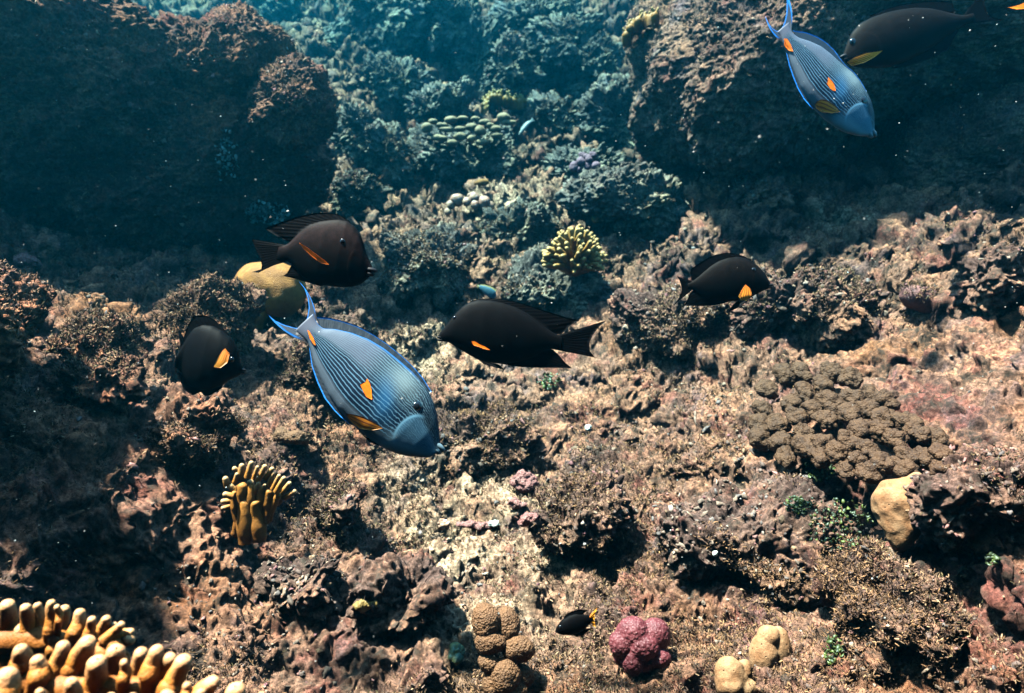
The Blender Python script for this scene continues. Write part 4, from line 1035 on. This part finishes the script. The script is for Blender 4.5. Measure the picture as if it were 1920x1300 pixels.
M_WHITE = lump_material('white_shell', (.55, .48, .42), (.62, .58, .52), None, 60, .45, .2)
M_OLIVE = lump_material('olive_squirt', (.12, .11, .04), (.06, .12, .105), None, 80, .5, .3)

def lobe_mesh(c, r, n, seed, bumps=.0, bscale=.012, rough=.10, M=None):
    v, q = csphere(n); c = np.asarray(c, float); r = np.asarray(r, float)
    nr = v / r; nr /= np.linalg.norm(nr, axis=1, keepdims=True)
    p = v * r
    if M is not None: p = p @ M.T; nr = nr @ M.T
    p = p + c; s = float(r.mean())
    d = rough * s * vnoise(p, s * .9, seed)
    if bumps: d = d + bumps * (0.55 - worley(p, bscale, seed + 3))
    return p + nr * d[:, None], q
def lobed(name, label, cat, org, k, lobes, mat, bumps=0, bs=.012, n=18, dd=0.0, part_name='lobe', group=None, flat=.9, rough=.12, depth=None):
    L = np.array([l[:4] for l in lobes], float)
    cx, cy = L[:, 0].mean(), L[:, 1].max()
    d = depth or float(ground(org[0] + cx / k, org[1] + cy / k) @ C_F)
    d += dd; m_ = d / F_PX / k
    root = thing(name, label, cat, PD(org[0] + cx / k, org[1] + cy / k, d), group)
    for i_, l in enumerate(lobes):
        x, y, rx, ry = l[:4]; off = l[4] if len(l) > 4 else 0.0
        c = PD(org[0] + x / k, org[1] + y / k, d + off - min(rx, ry) * m_ * .15)
        B = np.stack([C_R, C_F, C_U], 1)
        V, Q = lobe_mesh(c, np.array([rx, min(rx, ry) * flat, ry]) * m_, n, i_ * 5 + int(cx), bumps, bs, rough, B)
        part(part_name, V, Q, mat, root)
    return root
def union(c0, ells, n, soft, seed, rough=.05, bumps=0, bscale=.01):
    """one smooth body grown round several ellipsoids that all hold the point c0"""
    v, q = csphere(n); c0 = np.asarray(c0, float); B = np.stack([C_R, C_F, C_U], 1)
    out = []
    for c, r in ells:
        r = np.asarray(r, float)
        o = ((c0 - c) @ B) / r; d = (v @ B) / r
        A_ = (d * d).sum(1); b_ = d @ o; cc = o @ o - 1
        D_ = b_ * b_ - A_ * cc
        t_ = np.where(D_ > 0, (-b_ + np.sqrt(np.maximum(D_, 0))) / A_, 0)
        out.append(np.maximum(t_, 0))
    out = np.array(out); R0 = np.log(np.exp(out / soft).sum(0) - len(ells) + 1.0001) * soft
    p = c0 + v * R0[:, None]; s = float(R0.mean())
    d = rough * s * (vnoise(p, s * .8, seed) + .5 * vnoise(p, s * .35, seed + 1))
    if bumps: d = d + bumps * (.55 - worley(p, bscale, seed + 2))
    return p + v * d[:, None], q
def blended(name, label, cat, org, k, lobes, mat, core, n=60, soft=.3, rough=.06, dd=0.0, bumps=0, bs=.01, group=None, flat=.9):
    cx, cy = core
    L = np.array([l[:4] for l in lobes], float)
    d = float(ground(org[0] + L[:, 0].mean() / k, org[1] + L[:, 1].max() / k) @ C_F) + dd; m_ = d / F_PX / k
    E = [(PD(org[0] + l[0] / k, org[1] + l[1] / k, d + (l[4] if len(l) > 4 else 0)), np.array([l[2], min(l[2], l[3]) * flat, l[3]]) * m_) for l in lobes]
    c0 = PD(org[0] + cx / k, org[1] + cy / k, d)
    V, Q = union(c0, E, n, soft * m_ * L[:, 2:4].mean(), int(cx), rough, bumps, bs)
    o = mesh_np(name, V, Q, mat); recenter(o, c0); return tag(o, label, cat, group)
blended('boulder_coral', 'smooth mustard yellow boulder coral behind the tail of the black brown fish', 'coral', (440, 380), 5.0, [(330, 790, 325, 240), (160, 780, 150, 200, .01), (440, 860, 210, 210, -.01), (200, 1040, 105, 120, -.02), (190, 1150, 80, 90, -.01)], M_YBOULD, (260, 850), 90, .16, .05, dd=-.02)
lobed('knob_coral', 'brown knob coral of a few fat speckled lobes at bottom centre', 'coral', (640, 1080), 1920 / 520, [(1000, 310, 105, 120), (1130, 340, 105, 120, .01), (1030, 460, 105, 78, -.012), (1225, 505, 115, 95, -.006), (1030, 605, 80, 78, -.015), (1135, 690, 110, 115, -.018), (1250, 700, 90, 90, .0), (1060, 760, 80, 90, -.02), (1170, 800, 110, 80, -.02)], M_KNOB, .0018, .006, 34, dd=-.01)
blended('pink_coral', 'rose pink lobed coral on the sand near the bottom, right of the brown knob coral', 'coral', (640, 868), 3.0, [(1640, 950, 95, 85), (1765, 965, 85, 95, .005), (1575, 1020, 70, 75, -.004), (1700, 1035, 85, 70, -.012), (1640, 1120, 60, 80, -.012), (1780, 1095, 70, 60, -.008), (1580, 1085, 52, 60, .0), (1715, 1130, 50, 55, -.006), (1690, 1020, 90, 90)], M_PINK, (1685, 1030), 80, .08, .05, dd=-.005, bumps=.0022, bs=.006)
blended('cream_sponge', 'tall cream sponge tongue leaning beside the mauve boulder at right', 'sponge', (1280, 868), 3.0, [(1255, 185, 118, 110), (1230, 300, 98, 170, -.006), (1160, 240, 90, 130, .004), (1310, 200, 66, 120, .006), (1225, 400, 74, 100, .0)], M_CREAM, (1235, 265), 80, .22, .12, dd=-.06)
blended('cream_sponge', 'round cream sponge with a crease, lower right of the photo', 'sponge', (1280, 868), 3.0, [(455, 1080, 78, 120), (540, 1045, 68, 125, .006), (485, 975, 62, 60, .002), (500, 1060, 60, 90, .01)], M_CREAM, (495, 1060), 70, .06, .05, dd=-.02)
blended('cream_sponge', 'small yellowish sponge pair low down left of the round cream sponge', 'sponge', (1280, 868), 3.0, [(262, 1165, 75, 72), (258, 1245, 78, 85, -.006), (345, 1270, 70, 60, -.004), (340, 1170, 50, 60, .008), (290, 1220, 70, 80)], M_CREAM, (285, 1220), 60, .12, .09, dd=-.01)
lobed('lobe_coral', 'row of shiny peach pink coral lobes on the tan ledge, centre distance', 'coral', (780, 160), 5.0, [(385, 1075, 66, 60), (330, 1120, 45, 50), (478, 1092, 40, 44, -.02), (545, 1060, 62, 55), (555, 1120, 40, 40, -.02), (635, 1095, 58, 62), (700, 1130, 36, 42), (300, 1185, 36, 34), (520, 1040, 40, 34)], M_PEACH, n=20, dd=-.05)
lobed('knob_coral', 'cluster of dull yellow knobs above the bushy yellow finger coral', 'coral', (780, 160), 5.0, [(1595, 1115, 66, 52), (1520, 1120, 44, 42), (1690, 1185, 46, 55), (1690, 1250, 50, 42, -.02), (1640, 1160, 34, 34)], M_YKNOB, n=22, dd=-.06)
lobed('soft_coral', 'mauve soft coral bunch in the shade left of the reef ledge', 'coral', (780, 160), 5.0, [(1480, 762, 42, 44), (1550, 720, 48, 46), (1622, 700, 44, 44), (1690, 762, 46, 44), (1592, 672, 40, 36), (1655, 655, 38, 36), (1532, 790, 36, 34), (1610, 760, 40, 36), (1560, 650, 34, 30)], M_MAUVE, .012, .05, 22, dd=-.06)
lobed('ridge_coral', 'brown coral of sausage shaped ridges on the slope below the yellow arc', 'coral', (780, 160), 5.0, [(330, 325, 62, 36), (240, 375, 64, 22), (280, 415, 78, 26), (400, 412, 72, 30), (520, 392, 60, 36), (600, 430, 55, 46), (415, 480, 62, 38), (220, 497, 78, 32), (100, 400, 52, 46), (640, 350, 62, 28), (440, 310, 54, 24), (560, 316, 44, 24), (740, 412, 62, 30), (690, 380, 52, 27), (520, 500, 44, 32), (620, 535, 62, 30), (820, 300, 64, 40), (865, 350, 74, 28), (760, 472, 62, 26), (160, 340, 50, 26), (340, 540, 60, 30)], M_RIDGE, n=16, dd=-.06, flat=1.2)
lobed('orange_sponge', 'little orange brown lump on the slope above the peach coral row', 'sponge', (780, 160), 5.0, [(620, 912, 62, 32), (575, 920, 30, 20)], M_YBOULD, n=16, dd=-.03)
blended('knob_coral', 'two pale brown knobs half hidden under the middle striped fish', 'coral', (480, 500), 1300 / 380, [(165, 1090, 62, 52), (255, 1098, 72, 50, -.008), (310, 1112, 40, 36), (210, 1110, 70, 40)], M_KNOB, (215, 1105), 50, .12, .14, dd=-.0, bumps=.003, bs=.01)
# cauliflower colony: many bumpy lobes over a low mound
outl = np.array([(1412, 790), (1425, 735), (1470, 700), (1530, 690), (1600, 705), (1640, 740), (1690, 768), (1740, 790), (1770, 840), (1765, 880), (1690, 890), (1610, 890), (1540, 870), (1470, 860), (1425, 830)], float)
def inside(p, P):
    x, y = p; r_ = False; j = len(P) - 1
    for i in range(len(P)):
        if (P[i, 1] > y) != (P[j, 1] > y) and x < (P[j, 0] - P[i, 0]) * (y - P[i, 1]) / (P[j, 1] - P[i, 1]) + P[i, 0]: r_ = not r_
        j = i
    return r_
gc = ground(1580, 800); dC = float(gc @ C_F)
yy0, yy1 = 690.0, 890.0
_gx, _gy = np.meshgrid(np.linspace(1425, 1760, 14), np.linspace(700, 885, 9)); _gx = _gx.ravel(); _gy = _gy.ravel()
_gd = np.array([float(ground(x, y) @ C_F) for x, y in zip(_gx, _gy)])
_cf = np.linalg.lstsq(np.stack([np.ones_like(_gx), _gx, _gy], 1), _gd, rcond=None)[0]
def plane_d(px, py):      # the colony is a mound on the mean slope of the reef there
    return float(_cf @ (1, px, py)) - .035 - .09 * max(0, 1 - ((px - 1590) / 180) ** 2 - ((py - 790) / 120) ** 2)
root = thing('cauliflower_coral', 'wide brown cauliflower coral made of many bumpy knobs on the right slope', 'coral', PD(1590, 880, plane_d(1590, 880)))
rc_ = np.random.default_rng(5); pts = []
for _ in range(6000):
    p = rc_.uniform((1410, 688), (1772, 892))
    if inside(p, outl) and all(((p - q_) / (1, .82)) @ ((p - q_) / (1, .82)) > 33 ** 2 for q_ in pts): pts.append(p)
    if len(pts) >= 96: break
for i_, (x, y) in enumerate(pts):
    d = min(plane_d(x, y), float(ground(x, y) @ C_F) - .004); m_ = d / F_PX
    r = rc_.uniform(15, 19.5) * m_
    V, Q = lobe_mesh(PD(x, y, d), (r * rc_.uniform(.95, 1.25), r * 1.5, r * rc_.uniform(.8, 1.05)), 24, i_ * 7, .0085, .0125, .30)
    part('lobe', V, Q, M_CAUL, root)
# pink and red chips and crusts in the bright hollow, shells
def chip(name, label, cat, px, py, w, h, mat, seed, group=None, yaw=0.0, dd=-.004):
    d = float(ground(px, py) @ C_F) + dd; m_ = d / F_PX
    V, Q = lobe_mesh(PD(px, py, d), (w * m_, min(w, h) * m_, h * m_), 34, seed, .006 if w > 7 else .001, .010, .35, rot_y(yaw))
    if mat is M_RED: V = V + .5 * (crumble(V, (V - V.mean(0)) / (np.linalg.norm(V - V.mean(0), axis=1, keepdims=True) + 1e-9), .5, .7, seed) - V)
    o = mesh_np(name, V, Q, mat); recenter(o, V.mean(0)); tag(o, label, cat, group)
chip('coral_chip', 'largest red coral chip in the bright hollow', 'coral chip', 990, 974, 20, 9, M_RED, 1, 'red and pink coral chips', -.3)
chip('coral_chip', 'flat pink chip beside the peach sponge', 'coral chip', 893, 985, 34, 7, M_RED, 2, 'red and pink coral chips', .05)
chip('coral_chip', 'rose crusted stone in the shaded mouth of the small hollow', 'coral chip', 983, 905, 22, 17, M_RED, 3, 'red and pink coral chips', .2)
chip('coral_chip', 'dark red chip just above the largest red chip', 'coral chip', 968, 945, 16, 8, M_RED, 4, 'red and pink coral chips', .2)
chip('peach_sponge', 'soft peach coloured sponge at the left of the bright hollow', 'sponge', 827, 984, 19, 13, M_PEACH, 5)
chip('shell', 'round white shell fragment on the rock right of the striped fish', 'shell', 1102, 803, 6, 6, M_WHITE, 6)
chip('shell', 'pale shell lying between the pink chips', 'shell', 928, 984, 11, 6, M_WHITE, 7)
chip('shell', 'tiny white shell low on the broad tan slab', 'shell', 1341, 1038, 5, 6, M_WHITE, 8)
chip('shell', 'small white shell beneath the fan of finger coral', 'shell', 484, 962, 4, 5, M_WHITE, 9)
chip('sea_squirt', 'small teal and yellow sea squirt left of the brown knob coral', 'sea squirt', 856, 1225, 15, 16, M_OLIVE, 10)
chip('sea_squirt', 'mustard sea squirt with a white cap near the dark tufted mound', 'sea squirt', 686, 1135, 24, 9, M_YKNOB, 11)
chip('pink_coral', 'small raspberry crust on the shaded slope at far left', 'coral', 50, 492, 24, 16, M_RED, 12)
# leafy green algae
M_GREEN = tint = None
def leaf_material(name, a, b_):
    m, t, b = nodes(name)
    at = N(t, 'Attribute', attribute_name='shade')
    t.links.new(mix(t, at.outputs['Fac'], a, b_), b.inputs['Base Color']); b.inputs['Roughness'].default_value = .5
    return m
M_GREEN = leaf_material('green_algae_leaf', (.012, .018, .005), (.085, .10, .014))
M_TEAL = leaf_material('frilly_growth_leaf', (.05, .08, .07), (.30, .36, .32))
def algae(name, label, px, py, wpx, hpx, nl, lsz, mat, seed, dd=-.02, cat='algae', group=None):
    r_ = np.random.default_rng(seed)
    d = float(ground(px, py + hpx * .3) @ C_F) + dd; m_ = d / F_PX
    V = []; Q = []; S = []
    a = np.linspace(0, 2 * np.pi, 8, endpoint=False)
    for i_ in range(nl):
        q_ = r_.normal(size=3); q_ /= np.linalg.norm(q_); q_ *= r_.random() ** .4
        x, y = px + q_[0] * wpx / 2, py - q_[2] * hpx / 2
        dl = float(ground(x, y) @ C_F)
        c = PD(x, y, min(dl, d + .04) - abs(q_[1]) * .015 - .002)
        n_ = r_.normal(size=3) + np.array([0, -.3, .6]); n_ /= np.linalg.norm(n_)
        u = np.cross(n_, r_.normal(size=3)); u /= np.linalg.norm(u); w = np.cross(n_, u)
        rr = lsz * m_ * r_.uniform(.6, 1.3)
        k0 = len(V) * 0 + sum(len(z) for z in V)
        ring = c + (u * np.cos(a)[:, None] + w * np.sin(a)[:, None] * .75) * rr + n_ * (rr * .35 * np.cos(2 * a))[:, None]
        V.append(np.concatenate([ring, [c + n_ * rr * .2], ring - n_ * .0006])); S.append(np.full(17, r_.random() ** 2.2))
        for e in range(0, 8, 2): Q.append([k0 + 8, k0 + e, k0 + e + 1, k0 + (e + 2) % 8])
        for e in range(8): Q.append([k0 + e, k0 + 9 + e, k0 + 9 + (e + 1) % 8, k0 + (e + 1) % 8])
    V = np.concatenate(V); o = mesh_np(name, V, Q, mat, smooth=False, attrs={'shade': np.concatenate(S)}); recenter(o, V.mean(0)); tag(o, label, cat, group)
GA = 'green algae clumps'
algae('green_algae', 'green algae clump touching the lower edge of the cauliflower coral', 1538, 880, 60, 46, 110, 4.5, M_GREEN, 1, group=GA)
algae('green_algae', 'green algae spray left of the tall cream sponge', 1500, 945, 60, 36, 90, 4.2, M_GREEN, 2, group=GA)
algae('green_algae', 'broad dark green algae mat between the broad slab and the tall cream sponge', 1575, 985, 130, 110, 200, 4.0, M_GREEN, 3, group=GA)
algae('green_algae', 'green algae sprig under the slope rock right of the round cream sponge', 1562, 1220, 44, 56, 60, 4.8, M_GREEN, 4, group=GA)
algae('green_algae', 'bright green algae sprig on the mauve boulder at the right edge', 1862, 1050, 30, 24, 46, 5.5, M_GREEN, 5, group=GA)
algae('green_algae', 'dark green algae tuft on the rock under the long black fish', 1030, 715, 50, 36, 60, 3.6, M_GREEN, 6, group=GA)
algae('frilly_algae', 'pale teal frilly growth in the shade at the foot of the huge boulder', 500, 398, 90, 46, 150, 4.0, M_TEAL, 7, dd=-.05)
algae('frilly_algae', 'thin pale frilly growth on the right flank of the huge boulder', 425, 295, 50, 110, 70, 3.6, M_TEAL, 8, dd=-.03)
# ------------------------------------------------------------------ turf, rubble and drifting specks
def tint_material(name, rough=0.9, trans=0.0):
    m, t, b = nodes(name)
    a = N(t, 'Attribute', attribute_name='tint')
    tc = N(t, 'TexCoord')
    c = mix(t, 1.0, a.outputs['Color'], ramp(t, noise(t, tc.outputs['Object'], 160, 3, .6), [(.3, .45), (.55, 1.0), (.7, 1.35)]), 'MULTIPLY')
    t.links.new(c, b.inputs['Base Color']); b.inputs['Roughness'].default_value = rough
    b.inputs['Specular IOR Level'].default_value = 0.2
    return m
M_TURF = tint_material('turf'); M_RUBBLE = tint_material('rubble')

srcP = np.concatenate([G] + [V for V, q in ROCKS])
def vert_normals(V, Q):
    fn = np.cross(V[Q[:, 1]] - V[Q[:, 0]], V[Q[:, 2]] - V[Q[:, 0]])
    out = np.zeros_like(V)
    for k in range(Q.shape[1]): np.add.at(out, Q[:, k], fn)
    return out / (np.linalg.norm(out, axis=1, keepdims=True) + 1e-12)
srcN = np.concatenate([GN] + [vert_normals(V, q) for V, q in ROCKS])
pd = srcP @ C_F
px_ = 960 + F_PX * (srcP @ C_R) / np.maximum(pd, .05); py_ = 650 - F_PX * (srcP @ C_U) / np.maximum(pd, .05)
vis = (pd > .3) & (px_ > -150) & (px_ < 2070) & (py_ > -60) & (py_ < 1450)
# nearly everything that can be seen from about here
wt = np.where(vis, 1.0, 0.03)
dd = DB[np.clip((py_ / CELL).astype(int), 0, DB.shape[0] - 1), np.clip((px_ / CELL).astype(int), 0, DB.shape[1] - 1)]
wt *= np.where(pd < dd + 0.12, 1.0, 0.12)
wt *= np.where(np.arange(len(srcP)) < len(G), 1.0, 0.8)
wt /= wt.sum()
def pick(n, w): 
    c = np.cumsum(w); c /= c[-1]
    return np.searchsorted(c, rng.random(n)).clip(0, len(w) - 1)
def frames(nrm, lean=0.4):
    n = nrm + rng.normal(size=nrm.shape) * lean; n[:, 2] += .25
    n /= np.linalg.norm(n, axis=1, keepdims=True)
    a = rng.normal(size=n.shape); u = np.cross(n, a); u /= np.linalg.norm(u, axis=1, keepdims=True)
    return u, np.cross(n, u), n
patch = vnoise(srcP, .28, 401) + .5 * vnoise(srcP, .09, 402)
# --- turf: tiny bent blades
w = wt * sstep(-.5, .5, patch) * sstep(-.2, .6, srcN[:, 2])
NT, NB = 100000, 4
ti = np.repeat(pick(NT, w), NB)
nT = len(ti)
base = srcP[ti] + rng.normal(size=(nT, 3)) * .0035
sc = np.clip(srcP[ti] @ C_F, .6, 4) ** .6
u, v, nn = frames(srcN[ti], .55)
L = (rng.uniform(.0025, .0060, nT) * sc)[:, None]; wd = (rng.uniform(.0004, .0009, nT) * sc)[:, None]
bend = rng.uniform(-.6, .6, nT)[:, None]
p0 = base - nn * .002
p1 = base + nn * L * .55 + v * L * bend * .3; p2 = base + nn * L * .95 + v * L * bend
TV = np.stack([p0 - u * wd, p0 + u * wd, p1 - u * wd * .9, p1 + u * wd * .9, p2 - u * wd * .35, p2 + u * wd * .35], 1).reshape(-1, 3)
o_ = np.arange(nT)[:, None] * 6
TQ = np.concatenate([o_ + np.array([[0, 1, 3, 2]]), o_ + np.array([[2, 3, 5, 4]])], 1).reshape(-1, 4)
pal = np.array([(.34, .19, .10), (.22, .125, .08), (.15, .095, .08), (.42, .27, .17), (.13, .10, .05), (.26, .11, .09), (.11, .082, .09), (.28, .19, .16)])
pi = ((vnoise(srcP[ti], .35, 410) * .5 + .5) * 6 + rng.normal(size=nT) * 1.2).astype(int) % len(pal)
tc_ = pal[pi] * np.array([1.2, .95, .85]) * rng.uniform(.40, .90, (nT, 1))
turf = mesh_np('turf_algae', TV, TQ, M_TURF, smooth=False, attrs={'tint': np.repeat(tc_, 6, 0)})
tag(turf, 'short fuzzy turf algae coating the coral rock', 'turf algae', kind='stuff')
# --- rubble: knobs, chips and crumbs of coral
IV, IF = ico(1)
w = wt * sstep(-.6, .6, vnoise(srcP, .22, 420)) * sstep(-.3, .5, srcN[:, 2])
NR = 7000
ri = pick(NR, w)
sc = np.clip(srcP[ri] @ C_F, .6, 4) ** .65
u, v, nn = frames(srcN[ri], .6)
sz = np.clip(np.exp(rng.normal(size=NR) * .4) * .0020, .0008, .0038) * sc
ax = sz[:, None] * rng.uniform(.5, 1.5, (NR, 3)); ax[:, 0] *= rng.choice([1, 1, 1, 2.2], NR)
bv_ = IV[None] * (1 + rng.uniform(-.45, .45, (NR, len(IV), 1)))
RV = srcP[ri][:, None] + nn[:, None] * (sz * .25)[:, None, None] + (bv_[..., 0:1] * ax[:, None, 0:1]) * u[:, None] + (bv_[..., 1:2] * ax[:, None, 1:2]) * v[:, None] + (bv_[..., 2:3] * ax[:, None, 2:3]) * nn[:, None]
RF = (IF[None] + (np.arange(NR) * len(IV))[:, None, None]).reshape(-1, 3)
pal = np.array([(.16, .12, .10), (.22, .16, .13), (.13, .09, .08), (.34, .25, .19), (.30, .15, .14), (.14, .12, .12), (.26, .17, .11), (.40, .33, .28), (.20, .09, .10)])
rc = pal[rng.choice(len(pal), NR, p=[.2, .2, .16, .09, .08, .11, .09, .03, .04])] * np.array([1.2, .97, .9]) * rng.uniform(.5, .95, (NR, 1))
rub = mesh_np('coral_rubble', RV.reshape(-1, 3), RF, M_RUBBLE, attrs={'tint': np.repeat(rc, len(IV), 0)})
tag(rub, 'small knobs and broken bits of coral strewn over the reef', 'coral rubble', kind='stuff')
# --- specks drifting in the water
m, t, b = nodes('drifting_speck')
b.inputs['Base Color'].default_value = (.34, .33, .31, 1); b.inputs['Roughness'].default_value = .7
IV0, IF0 = ico(0)
NS = 1300
sd_ = rng.uniform(.55, 1.9, NS)
sp = np.stack([PD(x, y, d) for x, y, d in zip(rng.uniform(-100, 2020, NS), rng.uniform(-100, 1250, NS), sd_)])
gd = np.array([DB[int(np.clip(y, 0, 1299) / CELL), int(np.clip(x, 0, 1919) / CELL)] for x, y in zip(960 + F_PX * (sp @ C_R) / sd_, 650 - F_PX * (sp @ C_U) / sd_)])
sp = sp[sd_ < gd - .1]; n_ = len(sp)
sr = np.exp(rng.normal(size=n_) * .5) * .00036
SV = sp[:, None] + IV0[None] * sr[:, None, None] * rng.uniform(.6, 1.6, (n_, 1, 3))
spk = mesh_np('drifting_specks', SV.reshape(-1, 3), (IF0[None] + (np.arange(n_) * len(IV0))[:, None, None]).reshape(-1, 3), m)
tag(spk, 'tiny pale specks drifting in the water', 'floating particles', kind='stuff')
# ------------------------------------------------------------------ the water as a haze box
ZLO = min(G[:, 2].min(), bp[:, 2].min(), min(V[:, 2].min() for V, q in ROCKS)) - 1.0; ZHI = max(G[:, 2].max(), bp[:, 2].max(), max(V[:, 2].max() for V, q in ROCKS), 0.3) + 0.15
print("box", ZLO, ZHI)
hb = np.array([[x, y, z] for z in (ZLO, ZHI) for y in (-6.5, 12.5) for x in (-12, 12)], float)
hf = [[0, 2, 3, 1], [4, 5, 7, 6], [0, 1, 5, 4], [2, 6, 7, 3], [0, 4, 6, 2], [1, 3, 7, 5]]
m = bpy.data.materials.new('water_haze'); m.use_nodes = True
t = m.node_tree; t.nodes.clear()
out = t.nodes.new('ShaderNodeOutputMaterial'); pv = t.nodes.new('ShaderNodeVolumePrincipled')
pv.inputs['Color'].default_value = (0.0, 0.0155, 0.025, 1)
pv.inputs['Absorption Color'].default_value = (0.03, 0.74, 0.85, 1)
pv.inputs['Density'].default_value = 0.31
pv.inputs['Anisotropy'].default_value = 0.6
t.links.new(pv.outputs[0], out.inputs['Volume'])
haze = mesh_np('haze', hb, hf, m, smooth=False)
tag(haze, 'blue green sea water that fades the far reef', 'water', kind='stuff')
